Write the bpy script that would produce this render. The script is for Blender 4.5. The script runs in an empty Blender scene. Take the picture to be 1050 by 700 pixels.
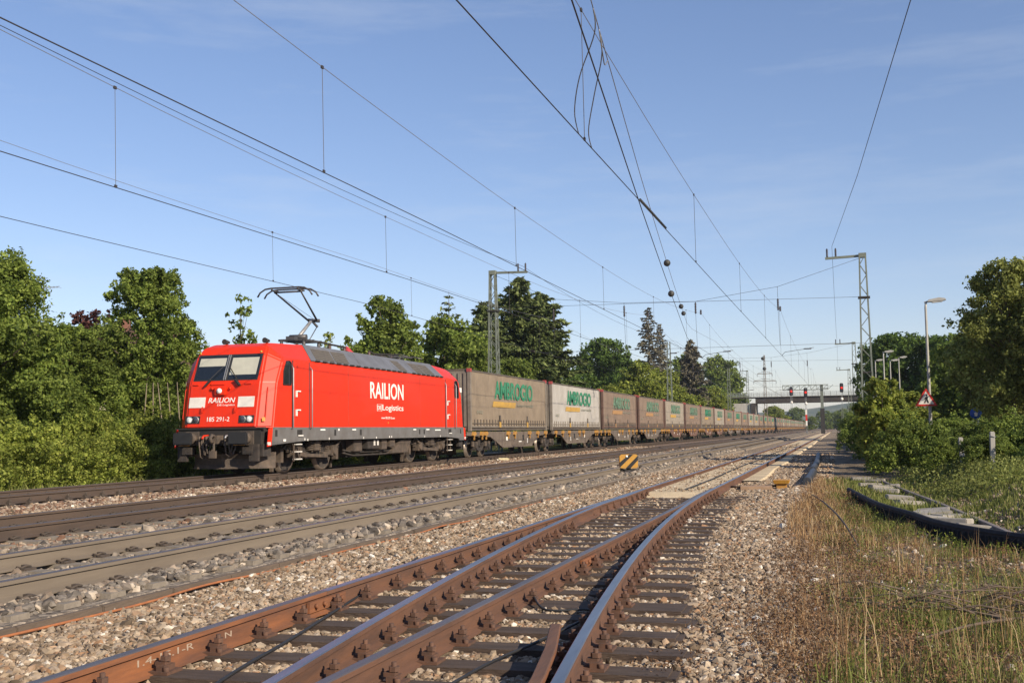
import bpy, bmesh, math, random
import numpy as np
from mathutils import Vector, Matrix
R = math.radians
SC = bpy.context.scene
COL = SC.collection
random.seed(7)
RNG = np.random.default_rng(11)

# ------------------------------------------------------------------ camera
cam_d = bpy.data.cameras.new('camera')
cam = bpy.data.objects.new('camera', cam_d); COL.objects.link(cam)
cam_d.sensor_width = 36.0
cam_d.lens = 36.0 * 1154.85 / 1050.0
cam_d.clip_start = 0.1; cam_d.clip_end = 12000
YAW, PITCH, ROLL, CAMH = .2797, .0802, -.0152, 1.1243
cam.matrix_world = (Matrix.Translation((0, 0, CAMH)) @ Matrix.Rotation(YAW, 4, 'Z') @
                    Matrix.Rotation(math.pi / 2 + PITCH, 4, 'X') @ Matrix.Rotation(ROLL, 4, 'Z'))
SC.camera = cam

# ------------------------------------------------------------------ light
SUN_EL = R(28.0)
SUN_H = Vector((.86, -.51, 0)).normalized()
SUN = Vector((SUN_H.x * math.cos(SUN_EL), SUN_H.y * math.cos(SUN_EL), math.sin(SUN_EL)))
sd = bpy.data.lights.new('sun', 'SUN'); sd.energy = 5.0; sd.angle = R(.53); sd.color = (1, .87, .69)
so = bpy.data.objects.new('sun', sd); COL.objects.link(so)
so.rotation_euler = SUN.to_track_quat('Z', 'Y').to_euler()
W = bpy.data.worlds.new('World'); SC.world = W; W.use_nodes = True
wn = W.node_tree.nodes; wl = W.node_tree.links
for n in list(wn): wn.remove(n)
w_out = wn.new('ShaderNodeOutputWorld'); w_bg = wn.new('ShaderNodeBackground')
sky = wn.new('ShaderNodeTexSky'); sky.sky_type = 'NISHITA'; sky.sun_disc = False
sky.sun_elevation = SUN_EL; sky.sun_rotation = math.atan2(SUN_H.x, SUN_H.y)
sky.altitude = 300; sky.air_density = 1.0; sky.dust_density = .35; sky.ozone_density = 2.2
w_bg.inputs['Strength'].default_value = .106
# a few thin streaks of high cloud in the sky itself
geo = wn.new('ShaderNodeTexCoord'); mp = wn.new('ShaderNodeMapping')
mp.inputs['Rotation'].default_value = (0, R(16), R(20)); mp.inputs['Scale'].default_value = (1.2, 1.6, 9.0)
nz = wn.new('ShaderNodeTexNoise'); nz.inputs['Scale'].default_value = 2.6; nz.inputs['Detail'].default_value = 6; nz.inputs['Roughness'].default_value = .62
rp = wn.new('ShaderNodeMapRange'); rp.inputs['From Min'].default_value = .54; rp.inputs['From Max'].default_value = .8
rp.inputs['To Min'].default_value = 0; rp.inputs['To Max'].default_value = .22
mx = wn.new('ShaderNodeMix'); mx.data_type = 'RGBA'; mx.inputs['B'].default_value = (5.6, 5.9, 6.3, 1)
wl.new(geo.outputs['Generated'], mp.inputs['Vector']); wl.new(mp.outputs['Vector'], nz.inputs['Vector'])
wl.new(nz.outputs['Fac'], rp.inputs['Value']); wl.new(rp.outputs['Result'], mx.inputs['Factor'])
tint = wn.new('ShaderNodeMix'); tint.data_type = 'RGBA'; tint.blend_type = 'MULTIPLY'; tint.inputs['Factor'].default_value = 1; tint.inputs['B'].default_value = (1.06, .98, 1.08, 1)
gmn = wn.new('ShaderNodeGamma'); gmn.inputs['Gamma'].default_value = .86
hsn = wn.new('ShaderNodeHueSaturation'); hsn.inputs['Saturation'].default_value = 1.10; hsn.inputs['Value'].default_value = 1.2
wl.new(sky.outputs['Color'], gmn.inputs['Color']); wl.new(gmn.outputs['Color'], hsn.inputs['Color']); wl.new(hsn.outputs['Color'], tint.inputs['A']); wl.new(tint.outputs['Result'], mx.inputs['A']); wl.new(mx.outputs['Result'], w_bg.inputs['Color'])
wl.new(w_bg.outputs['Background'], w_out.inputs['Surface'])
SC.view_settings.view_transform = 'Standard'; SC.view_settings.look = 'None'
SC.view_settings.gamma = 1; SC.view_settings.exposure = 0.40; SC.view_settings.use_curve_mapping = False
try:
    SC.cycles.max_bounces = 6; SC.cycles.transparent_max_bounces = 8
except Exception: pass

# ------------------------------------------------------------------ materials
MATS = {}
def mat(name, c1, c2=None, scale=3.0, rough=.7, metal=0., bump=0., bscale=None, island=0., lo=.35, hi=.65, spec=.5, coat=0., stretch=None, streak=None):
    if name in MATS: return MATS[name]
    m = bpy.data.materials.new(name); m.use_nodes = True
    n = m.node_tree.nodes; l = m.node_tree.links; b = n['Principled BSDF']
    b.inputs['Roughness'].default_value = rough; b.inputs['Metallic'].default_value = metal
    b.inputs['Specular IOR Level'].default_value = spec; b.inputs['Coat Weight'].default_value = coat
    col = None
    g = n.new('ShaderNodeNewGeometry'); vec = g.outputs['Position']
    if stretch:
        mp = n.new('ShaderNodeMapping'); mp.inputs['Scale'].default_value = stretch; l.new(vec, mp.inputs['Vector']); vec = mp.outputs['Vector']
    if c2 is not None:
        t = n.new('ShaderNodeTexNoise'); t.inputs['Scale'].default_value = scale; t.inputs['Detail'].default_value = 7; t.inputs['Roughness'].default_value = .65
        l.new(vec, t.inputs['Vector'])
        r = n.new('ShaderNodeMapRange'); r.inputs['From Min'].default_value = lo; r.inputs['From Max'].default_value = hi
        l.new(t.outputs['Fac'], r.inputs['Value'])
        x = n.new('ShaderNodeMix'); x.data_type = 'RGBA'
        x.inputs['A'].default_value = (*c1, 1); x.inputs['B'].default_value = (*c2, 1)
        l.new(r.outputs['Result'], x.inputs['Factor']); col = x.outputs['Result']
    if streak:                                  # vertical dirt runs
        mp = n.new('ShaderNodeMapping'); mp.inputs['Scale'].default_value = (5, 5, .35); l.new(g.outputs['Position'], mp.inputs['Vector'])
        t = n.new('ShaderNodeTexNoise'); t.inputs['Scale'].default_value = 1.6; t.inputs['Detail'].default_value = 5
        l.new(mp.outputs['Vector'], t.inputs['Vector'])
        r = n.new('ShaderNodeMapRange'); r.inputs['From Min'].default_value = .5; r.inputs['From Max'].default_value = .8; r.inputs['To Max'].default_value = streak[1]
        l.new(t.outputs['Fac'], r.inputs['Value'])
        x = n.new('ShaderNodeMix'); x.data_type = 'RGBA'; x.inputs['A'].default_value = (*c1, 1)
        if col: l.new(col, x.inputs['A'])
        x.inputs['B'].default_value = (*streak[0], 1); l.new(r.outputs['Result'], x.inputs['Factor']); col = x.outputs['Result']
    if island:
        h = n.new('ShaderNodeHueSaturation'); h.inputs['Color'].default_value = (*c1, 1)
        if col: l.new(col, h.inputs['Color'])
        r = n.new('ShaderNodeMapRange'); r.inputs['To Min'].default_value = 1 - island; r.inputs['To Max'].default_value = 1 + island
        l.new(g.outputs['Random Per Island'], r.inputs['Value']); l.new(r.outputs['Result'], h.inputs['Value']); col = h.outputs['Color']
    if col: l.new(col, b.inputs['Base Color'])
    else: b.inputs['Base Color'].default_value = (*c1, 1)
    if bump:
        t = n.new('ShaderNodeTexNoise'); t.inputs['Scale'].default_value = bscale or scale * 6; t.inputs['Detail'].default_value = 6
        l.new(vec, t.inputs['Vector'])
        bp = n.new('ShaderNodeBump'); bp.inputs['Strength'].default_value = bump; bp.inputs['Distance'].default_value = .02
        l.new(t.outputs['Fac'], bp.inputs['Height']); l.new(bp.outputs['Normal'], b.inputs['Normal'])
    MATS[name] = m
    return m

def ramp_island(name, cols, rough=.85, translucent=0., noise=.0):
    """colour picked per mesh island (stone, leaf, blade) from a ramp"""
    if name in MATS: return MATS[name]
    m = bpy.data.materials.new(name); m.use_nodes = True
    n = m.node_tree.nodes; l = m.node_tree.links; b = n['Principled BSDF']
    b.inputs['Roughness'].default_value = rough; b.inputs['Specular IOR Level'].default_value = .25
    g = n.new('ShaderNodeNewGeometry'); cr = n.new('ShaderNodeValToRGB')
    e = cr.color_ramp.elements
    while len(e) > 1: e.remove(e[-1])
    e[0].position = cols[0][0]; e[0].color = (*cols[0][1], 1)
    for p, c in cols[1:]:
        x = e.new(p); x.color = (*c, 1)
    l.new(g.outputs['Random Per Island'], cr.inputs['Fac'])
    out = cr.outputs['Color']
    if noise:
        t = n.new('ShaderNodeTexNoise'); t.inputs['Scale'].default_value = noise; t.inputs['Detail'].default_value = 3
        l.new(g.outputs['Position'], t.inputs['Vector'])
        r = n.new('ShaderNodeMapRange'); r.inputs['From Min'].default_value = .3; r.inputs['From Max'].default_value = .7
        r.inputs['To Min'].default_value = .62; r.inputs['To Max'].default_value = 1.35; l.new(t.outputs['Fac'], r.inputs['Value'])
        h = n.new('ShaderNodeHueSaturation'); l.new(out, h.inputs['Color']); l.new(r.outputs['Result'], h.inputs['Value']); out = h.outputs['Color']
    l.new(out, b.inputs['Base Color'])
    if translucent:
        tr = n.new('ShaderNodeBsdfTranslucent'); mxs = n.new('ShaderNodeMixShader'); mxs.inputs['Fac'].default_value = translucent
        hs = n.new('ShaderNodeHueSaturation'); hs.inputs['Value'].default_value = 1.5; hs.inputs['Hue'].default_value = .485; l.new(out, hs.inputs['Color']); l.new(hs.outputs['Color'], tr.inputs['Color'])
        l.new(b.outputs['BSDF'], mxs.inputs[1]); l.new(tr.outputs['BSDF'], mxs.inputs[2]); l.new(mxs.outputs['Shader'], n['Material Output'].inputs['Surface'])
    MATS[name] = m
    return m

def glow(name, c, s):
    m = bpy.data.materials.new(name); m.use_nodes = True
    b = m.node_tree.nodes['Principled BSDF']; b.inputs['Base Color'].default_value = (*c, 1)
    b.inputs['Emission Color'].default_value = (*c, 1); b.inputs['Emission Strength'].default_value = s
    return m

red = mat('red_paint', (.72, .032, .005), (.63, .03, .007), 1.2, .42, coat=.08, spec=.3, streak=((.25, .035, .022), .30))
red_faded = mat('faded_red_paint', (.52, .05, .06), (.42, .05, .05), 1.5, .5)
skirt_grey = mat('skirt_grey_paint', (.16, .155, .15), (.12, .11, .10), 2.5, .5)
roof_grey = mat('roof_grey_paint', (.15, .155, .17), (.11, .11, .115), 2.2, .5)
grille_grey = mat('roof_grille_grey', (.12, .105, .085), (.09, .08, .07), 8, .7)
black = mat('black_underframe', (.018, .017, .016), (.03, .026, .022), 3, .75)
rubber = mat('black_rubber', (.02, .02, .021), None, rough=.6)
grime = mat('brake_dust_grime', (.12, .088, .064), (.055, .044, .036), 4, .85, bump=.3)
grime_dark = mat('dark_bogie_grime', (.055, .043, .035), (.022, .019, .017), 5, .85, bump=.3)
wheel_steel = mat('wheel_tread_steel', (.32, .27, .22), (.2, .16, .13), 5, .45, .6)
white = mat('white_paint', (.78, .75, .68), (.66, .62, .55), 3, .5)
letter_white = mat('white_lettering', (.80, .78, .72), None, rough=.5)
glass = mat('cab_glass', (.012, .016, .022), None, rough=.06, spec=.8)
blind = mat('cream_sun_blind', (.48, .47, .38), (.42, .41, .33), 5, .6, coat=.6)
lamp_glass = mat('lamp_glass', (.85, .85, .80), None, rough=.15, coat=.8)
lamp_dark = mat('dark_lamp_glass', (.06, .06, .08), None, rough=.15, coat=.8)
yellow = mat('yellow_paint', (.55, .30, .04), (.40, .2, .04), 4, .6)
orange = mat('orange_grease_paint', (.44, .22, .04), (.26, .14, .04), 5, .7)
steel_dark = mat('dark_steel', (.06, .06, .065), None, rough=.5, metal=.3)
alu = mat('dull_aluminium', (.35, .36, .37), (.28, .28, .28), 4, .45, .5)
# ------------------------------------------------------------------ mesh helpers
class MB:
    def __init__(s): s.v = []; s.f = []; s.m = []; s.sm = []
    def add(s, vs, fs, mi=0, smooth=False):
        o = len(s.v); s.v += [tuple(p) for p in vs]
        for q in fs: s.f.append([i + o for i in q]); s.m.append(mi); s.sm.append(smooth)
        return s
    def box(s, c, d, mi=0, rz=0., rx=0., ry=0., taper=1.):
        x, y, z = d[0] / 2, d[1] / 2, d[2] / 2
        M = Matrix.Rotation(rz, 3, 'Z') @ Matrix.Rotation(ry, 3, 'Y') @ Matrix.Rotation(rx, 3, 'X')
        vs = []
        for k in (-1, 1):
            t = taper if k > 0 else 1
            for a, b in ((-1, -1), (1, -1), (1, 1), (-1, 1)): vs.append(M @ Vector((a * x * t, b * y * t, k * z)) + Vector(c))
        return s.add(vs, [[3, 2, 1, 0], [4, 5, 6, 7], [0, 1, 5, 4], [1, 2, 6, 5], [2, 3, 7, 6], [3, 0, 4, 7]], mi)
    def bb(s, x0, x1, y0, y1, z0, z1, mi=0):
        return s.box(((x0 + x1) / 2, (y0 + y1) / 2, (z0 + z1) / 2), (abs(x1 - x0), abs(y1 - y0), abs(z1 - z0)), mi)
    def tube(s, pts, r, n=8, mi=0, caps=True, smooth=True):
        P = [Vector(p) for p in pts]; rs = r if isinstance(r, (list, tuple)) else [r] * len(P)
        o = len(s.v); prev = None
        for i, p in enumerate(P):
            d = (P[min(i + 1, len(P) - 1)] - P[max(i - 1, 0)])
            d = d.normalized() if d.length > 1e-9 else Vector((0, 0, 1))
            if prev is None:
                a = Vector((0, 0, 1)) if abs(d.z) < .9 else Vector((1, 0, 0))
                u = d.cross(a).normalized()
            else: u = (prev - d * prev.dot(d)).normalized()
            prev = u; w = d.cross(u)
            for k in range(n):
                t = 2 * math.pi * k / n
                s.v.append(tuple(p + (u * math.cos(t) + w * math.sin(t)) * rs[i]))
        for i in range(len(P) - 1):
            for k in range(n):
                a = o + i * n + k; b = o + i * n + (k + 1) % n
                s.f.append([a, b, b + n, a + n]); s.m.append(mi); s.sm.append(smooth and n > 4)
        if caps:
            s.f.append([o + k for k in range(n)][::-1]); s.m.append(mi); s.sm.append(False)
            q = o + (len(P) - 1) * n
            s.f.append([q + k for k in range(n)]); s.m.append(mi); s.sm.append(False)
        return s
    def bar(s, a, b, w, h=None, mi=0):
        """rectangular bar between two points"""
        h = h or w; a = Vector(a); b = Vector(b); d = (b - a).normalized()
        up = Vector((0, 0, 1)) if abs(d.z) < .95 else Vector((0, 1, 0))
        u = d.cross(up).normalized(); v = u.cross(d)
        vs = []
        for p in (a, b):
            for i, j in ((-1, -1), (1, -1), (1, 1), (-1, 1)): vs.append(p + u * (i * w / 2) + v * (j * h / 2))
        return s.add(vs, [[3, 2, 1, 0], [4, 5, 6, 7], [0, 1, 5, 4], [1, 2, 6, 5], [2, 3, 7, 6], [3, 0, 4, 7]], mi)
    def prism(s, poly, axis, a, b, mi=0):
        """extrude a 2D outline along axis 'x','y','z' from a to b"""
        n = len(poly); vs = []
        for t in (a, b):
            for p, q in poly: vs.append({'x': (t, p, q), 'y': (p, t, q), 'z': (p, q, t)}[axis])
        fs = [list(range(n))[::-1], [n + i for i in range(n)]] + [[i, (i + 1) % n, n + (i + 1) % n, n + i] for i in range(n)]
        return s.add(vs, fs, mi)
    def lathe(s, prof, c, axis='z', n=16, mi=0, smooth=True):
        o = len(s.v); c = Vector(c)
        for r, h in prof:
            for k in range(n):
                t = 2 * math.pi * k / n; a, b = r * math.cos(t), r * math.sin(t)
                s.v.append(tuple(c + Vector({'z': (a, b, h), 'x': (h, a, b), 'y': (b, h, a)}[axis])))
        for i in range(len(prof) - 1):
            for k in range(n):
                a = o + i * n + k; b = o + i * n + (k + 1) % n
                s.f.append([a, b, b + n, a + n]); s.m.append(mi); s.sm.append(smooth)
        return s
    def build(s, name, mats, parent=None, loc=None, bevel=0., bseg=2):
        me = bpy.data.meshes.new(name); me.from_pydata(s.v, [], s.f)
        for m in (mats if isinstance(mats, (list, tuple)) else [mats]): me.materials.append(m)
        me.polygons.foreach_set('material_index', s.m); me.polygons.foreach_set('use_smooth', s.sm)
        bm = bmesh.new(); bm.from_mesh(me); bmesh.ops.recalc_face_normals(bm, faces=bm.faces)
        if bevel: bmesh.ops.bevel(bm, geom=list(bm.edges), offset=bevel, segments=bseg, affect='EDGES', clamp_overlap=True)
        bm.to_mesh(me); bm.free(); me.update()
        o = bpy.data.objects.new(name, me); COL.objects.link(o)
        if parent: o.parent = parent
        if loc: o.location = loc
        return o

def raw_mesh(name, V, n_per, mats, parent=None, mi=None):
    """V: (N, n_per, 3) array, one n-gon each (numpy, fast)"""
    N = V.shape[0]
    me = bpy.data.meshes.new(name)
    me.vertices.add(N * n_per); me.vertices.foreach_set('co', V.reshape(-1).astype(np.float32))
    me.loops.add(N * n_per); me.loops.foreach_set('vertex_index', np.arange(N * n_per, dtype=np.int32))
    me.polygons.add(N); me.polygons.foreach_set('loop_start', np.arange(0, N * n_per, n_per, dtype=np.int32))
    if mi is not None: me.polygons.foreach_set('material_index', mi.astype(np.int32))
    for m in (mats if isinstance(mats, (list, tuple)) else [mats]): me.materials.append(m)
    me.update(calc_edges=True)
    me.polygons.foreach_set('use_smooth', np.zeros(len(me.polygons), bool))
    o = bpy.data.objects.new(name, me); COL.objects.link(o)
    if parent: o.parent = parent
    return o

def tri_mesh(name, V, F, mats, parent=None, smooth=False):
    me = bpy.data.meshes.new(name)
    me.vertices.add(len(V)); me.vertices.foreach_set('co', V.reshape(-1).astype(np.float32))
    k = F.shape[1]
    me.loops.add(F.size); me.loops.foreach_set('vertex_index', F.reshape(-1).astype(np.int32))
    me.polygons.add(len(F)); me.polygons.foreach_set('loop_start', np.arange(0, F.size, k, dtype=np.int32))
    me.materials.append(mats); me.update(calc_edges=True)
    me.polygons.foreach_set('use_smooth', np.full(len(me.polygons), smooth))
    o = bpy.data.objects.new(name, me); COL.objects.link(o)
    if parent: o.parent = parent
    return o

def tag(o, label, cat, group=None, kind=None):
    if label: o['label'] = label
    if cat: o['category'] = cat
    if group: o['group'] = group
    if kind: o['kind'] = kind
    return o
def thing(name, label, cat, loc=(0, 0, 0), rz=0., group=None):
    o = bpy.data.objects.new(name, None); COL.objects.link(o)
    o.location = loc; o.rotation_euler = (0, 0, rz)
    return tag(o, label, cat, group)
def structure(o): o['kind'] = 'structure'; return o
KIDS = {}
def kids(o):
    if o.name not in KIDS: KIDS[o.name] = list(o.children)
    return KIDS[o.name]
def copy_tree(o, parent=None):
    c = o.copy(); COL.objects.link(c); c.parent = parent
    for ch in kids(o): copy_tree(ch, c)
    return c

def text(name, body, m, parent, w, h, mapf, bold=.0, depth=.006, label=None, shear=0.):
    """lettering as a thin raised mesh, fitted to w x h; mapf(u, v, d) -> local point"""
    cu = bpy.data.curves.new(name, 'FONT'); cu.body = body; cu.size = 1; cu.offset = bold; cu.extrude = .01; cu.shear = shear
    cu.resolution_u = 3
    tmp = bpy.data.objects.new(name, cu); COL.objects.link(tmp)
    bpy.context.view_layer.update()
    me = bpy.data.meshes.new_from_object(tmp.evaluated_get(bpy.context.evaluated_depsgraph_get()))
    bpy.data.objects.remove(tmp); bpy.data.curves.remove(cu)
    co = np.empty(len(me.vertices) * 3); me.vertices.foreach_get('co', co); co = co.reshape(-1, 3)
    lo, hi = co.min(0), co.max(0); d = np.maximum(hi - lo, 1e-6)
    for i, p in enumerate(co):
        u = (p[0] - lo[0]) / d[0] * w; v = (p[1] - lo[1]) / d[1] * h
        me.vertices[i].co = mapf(u, v, depth if p[2] > 0 else -.002)
    me.materials.clear(); me.materials.append(m); me.update(); me.name = name
    o = bpy.data.objects.new(name, me); COL.objects.link(o); o.parent = parent
    if label: o['label'] = label
    return o

# ================================================================== GROUND
XA, XB, XC = -16.968, -11.176, -7.226           # centre lines of the three main tracks (rail tops at z = 0)
XD = -3.37                                       # centre of the straight siding, rail tops at z = -.15
def sstep(a, b, x):
    t = np.clip((x - a) / (b - a), 0, 1); return t * t * (3 - 2 * t)
def ground_z(x, y):
    x = np.asarray(x, float); y = np.asarray(y, float)
    z = np.full(np.broadcast(x, y).shape, -.345)
    main = sstep(-20.2, -18.9, x) * (1 - sstep(-5.83, -5.79, x))
    z = z + main * .125
    for xc in (XA, XB, XC): z = z - main * .02 * np.exp(-((x - xc) / .5) ** 2)
    z = z - .07 * np.exp(-((x + 14.1) / .8) ** 2) - .04 * np.exp(-((x + 9.2) / .45) ** 2)
    z = z + .06 * sstep(-5.78, -5.7, x) * (1 - sstep(-4.42, -4.2, x))
    z = z + sstep(1.9, 3.4, x) * .42 + sstep(6, 14, x) * .3
    z = z + sstep(-21.5, -30, x) * .35 if False else z + (1 - sstep(-30, -21.5, x)) * .45
    z = z + .016 * np.sin(x * 2.1 + y * .7) * np.sin(y * 1.3 - x) * (1 - main)
    rough = sstep(-1.2, .4, x)
    z = z + rough * (.035 * np.sin(x * 3.3 + .5 * y) * np.sin(y * 1.9) + .02 * np.sin(5.1 * x - 3.7 * y))
    return z
xs = np.unique(np.concatenate([np.linspace(-700, -60, 12), np.linspace(-60, -22, 16), np.linspace(-22, -5.9, 90), np.linspace(-5.86, -5.74, 7),
                               np.linspace(-5.6, 6, 100), np.linspace(6.4, 30, 24), np.linspace(40, 600, 12)]))
ys = np.unique(np.concatenate([np.linspace(-60, 0, 16), np.linspace(0, 30, 150), np.linspace(30, 90, 110), np.geomspace(90, 4000, 50)]))
GX, GY = np.meshgrid(xs, ys); GZ = ground_z(GX, GY)
V = np.stack([GX, GY, GZ], -1).reshape(-1, 3); nx, ny = len(xs), len(ys)
ii, jj = np.meshgrid(np.arange(nx - 1), np.arange(ny - 1)); k = (jj * nx + ii).reshape(-1)
F = np.stack([k, k + 1, k + nx + 1, k + nx], 1)

gm = bpy.data.materials.new('trackside_ground'); gm.use_nodes = True
n = gm.node_tree.nodes; l = gm.node_tree.links; b = n['Principled BSDF']; b.inputs['Roughness'].default_value = .95; b.inputs['Specular IOR Level'].default_value = .15
g = n.new('ShaderNodeNewGeometry'); sx = n.new('ShaderNodeSeparateXYZ'); l.new(g.outputs['Position'], sx.inputs[0])
def nnoise(sc, det=6, rough=.6):
    t = n.new('ShaderNodeTexNoise'); t.inputs['Scale'].default_value = sc; t.inputs['Detail'].default_value = det; t.inputs['Roughness'].default_value = rough
    l.new(g.outputs['Position'], t.inputs['Vector']); return t.outputs['Fac']
def nmath(op, a, b_=0.):
    t = n.new('ShaderNodeMath'); t.operation = op
    for i, q in enumerate((a, b_)):
        if isinstance(q, (int, float)): t.inputs[i].default_value = q
        else: l.new(q, t.inputs[i])
    return t.outputs[0]
def nrange(v, a, b_, c=0., d=1.):
    t = n.new('ShaderNodeMapRange'); t.interpolation_type = 'SMOOTHSTEP'; l.new(v, t.inputs['Value'])
    for i, q in zip((1, 2, 3, 4), (a, b_, c, d)): t.inputs[i].default_value = q
    return t.outputs['Result']
def nmix(f, a, b_):
    t = n.new('ShaderNodeMix'); t.data_type = 'RGBA'; l.new(f, t.inputs['Factor'])
    for k_, q in (('A', a), ('B', b_)):
        if isinstance(q, tuple): t.inputs[k_].default_value = (*q, 1)
        else: l.new(q, t.inputs[k_])
    return t.outputs['Result']
vo = n.new('ShaderNodeTexVoronoi'); vo.inputs['Scale'].default_value = 17; l.new(g.outputs['Position'], vo.inputs['Vector'])
vsep = n.new('ShaderNodeSeparateColor'); l.new(vo.outputs['Color'], vsep.inputs[0]); stone = vsep.outputs[0]
wob = nmath('ADD', sx.outputs['X'], nmath('MULTIPLY', nmath('SUBTRACT', nnoise(.9), .5), 1.6))
grey = nmix(stone, (.12, .10, .082), (.32, .27, .215))
tan = nmix(stone, (.15, .108, .072), (.36, .285, .205))
rust = nmix(stone, (.12, .065, .042), (.25, .165, .115))
soil = nmix(nrange(nnoise(2.2), .38, .62), (.105, .082, .055), (.19, .15, .105))
turf = nmix(nnoise(1.4), (.045, .06, .018), (.10, .10, .035))
c = nmix(nrange(sx.outputs['X'], -5.9, -5.7), grey, tan)
band = nrange(nmath('ABSOLUTE', nmath('SUBTRACT', sx.outputs['X'], XB)), .75, 1.7, .75, 0)
c = nmix(nmath('MULTIPLY', band, .75), c, rust)
bandA = nrange(nmath('ABSOLUTE', nmath('ADD', sx.outputs['X'], 15.2)), .2, 1.2, .6, 0)
c = nmix(bandA, c, rust)
c = nmix(nrange(wob, -.9, .5), c, soil)
c = nmix(nmath('MULTIPLY', nrange(wob, .6, 2.4), nrange(nnoise(1.1), .40, .56)), c, turf)
c = nmix(nrange(sx.outputs['X'], 3.0, 4.5), c, turf)
c = nmix(nrange(wob, -20.6, -19.8, 1, 0), c, turf)
l.new(c, b.inputs['Base Color'])
bp = n.new('ShaderNodeBump'); bp.inputs['Strength'].default_value = .8; bp.inputs['Distance'].default_value = .035
hh = nmath('ADD', vo.outputs['Distance'], nmath('MULTIPLY', nnoise(30), .6)); l.new(hh, bp.inputs['Height']); l.new(bp.outputs['Normal'], b.inputs['Normal'])
structure(tri_mesh('ground', V, F, gm, None, True))

# sandy infill and dirty paved strip round the far part of the siding
sand = mat('pale_sand_infill', (.62, .50, .33), (.44, .35, .23), 1.6, .97, bump=.9, bscale=26, spec=.1)
m = MB()
for x0, x1, z in ((-4.02, -2.70, -.225), (-2.52, -2.12, -.27)):
    Y = 24.6 if x1 < -2.6 else 31.0
    while Y < 330:
        Y2 = Y + (3.0 if Y < 60 else 12)
        a = .06 * math.sin(Y * 1.7) if x1 > -2.5 else 0
        a2 = .06 * math.sin(Y2 * 1.7) if x1 > -2.5 else 0
        m.add([(x0, Y, z), (x1 + a, Y, z), (x1 + a2, Y2, z), (x0, Y2, z), (x1 + a + .12, Y, z - .12), (x1 + a2 + .12, Y2, z - .12)], [[0, 1, 2, 3], [1, 4, 5, 2]]); Y = Y2
m.add([(-4.02, 24.6, -.225), (-2.70, 24.6, -.225), (-2.70, 24.2, -.34), (-4.02, 24.2, -.34)], [[0, 1, 2, 3]])
structure(m.build('sand_path', sand))

# ================================================================== TRACKS
RAIL = [(-.075, -.172), (.075, -.172), (.075, -.160), (.012, -.135), (.012, -.045), (.036, -.036), (.036, -.006), (.030, 0), (-.030, 0), (-.036, -.006), (-.036, -.036), (-.012, -.045), (-.012, -.135), (-.075, -.160)]
def rail_mesh(path, zt, wf=None):
    """sweep the rail profile along (x, y) points; side steel is material 0, running face 1"""
    m = MB(); n = len(RAIL); k = len(path)
    for i, (x, y) in enumerate(path):
        x2, y2 = path[min(i + 1, k - 1)]; x1, y1 = path[max(i - 1, 0)]
        d = Vector((x2 - x1, y2 - y1, 0)).normalized(); s = Vector((d.y, -d.x, 0)); f = wf(y) if wf else 1
        for a, h in RAIL: m.v.append((x + s.x * a * f, y + s.y * a * f, zt + h))
    for i in range(k - 1):
        for j in range(n):
            a = i * n + j; b2 = i * n + (j + 1) % n
            m.f.append([a, b2, b2 + n, a + n]); m.m.append(1 if j in (6, 7, 8) else 0); m.sm.append(False)
    m.f.append(list(range(n))); m.m.append(0); m.sm.append(False)
    m.f.append([(k - 1) * n + j for j in range(n)][::-1]); m.m.append(0); m.sm.append(False)
    return m
def ylist(y0, y1, step=6.):
    return [y0 + (y1 - y0) * i / max(1, int((y1 - y0) / step)) for i in range(max(1, int((y1 - y0) / step)) + 1)]
rail_brown = mat('rusty_rail_steel', (.15, .070, .038), (.088, .045, .029), 3, .85, bump=.2, stretch=(3, .4, 3))
rail_orange = mat('orange_rust_rail_steel', (.26, .098, .036), (.13, .056, .03), 2.2, .85, bump=.25, stretch=(3, .5, 3))
rail_dust = mat('dust_covered_rail_steel', (.185, .15, .112), (.14, .112, .084), 2, .85, stretch=(3, .3, 3))
rail_dark = mat('dark_brown_rail_steel', (.088, .06, .043), (.06, .042, .032), 2, .85, stretch=(3, .3, 3))
polish = mat('polished_running_face', (.30, .31, .34), (.22, .22, .24), 3, .34, .85, stretch=(5, .2, 5))
dull_top = mat('dull_running_face', (.19, .165, .16), (.14, .115, .105), 3, .45, .6, stretch=(5, .2, 5))
tie_wood = mat('tarred_wooden_sleeper', (.046, .030, .022), (.088, .060, .043), 4, .9, bump=.5, bscale=30, stretch=(.6, 4, 4))
tie_conc = mat('dusty_concrete_sleeper', (.235, .20, .16), (.16, .135, .105), 5, .95, bump=.3)
clip_rust = mat('rusty_track_fastening', (.13, .062, .036), (.07, .04, .028), 14, .85)
clip_dark = mat('dark_track_fastening', (.085, .064, .048), (.05, .038, .03), 14, .85)

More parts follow.
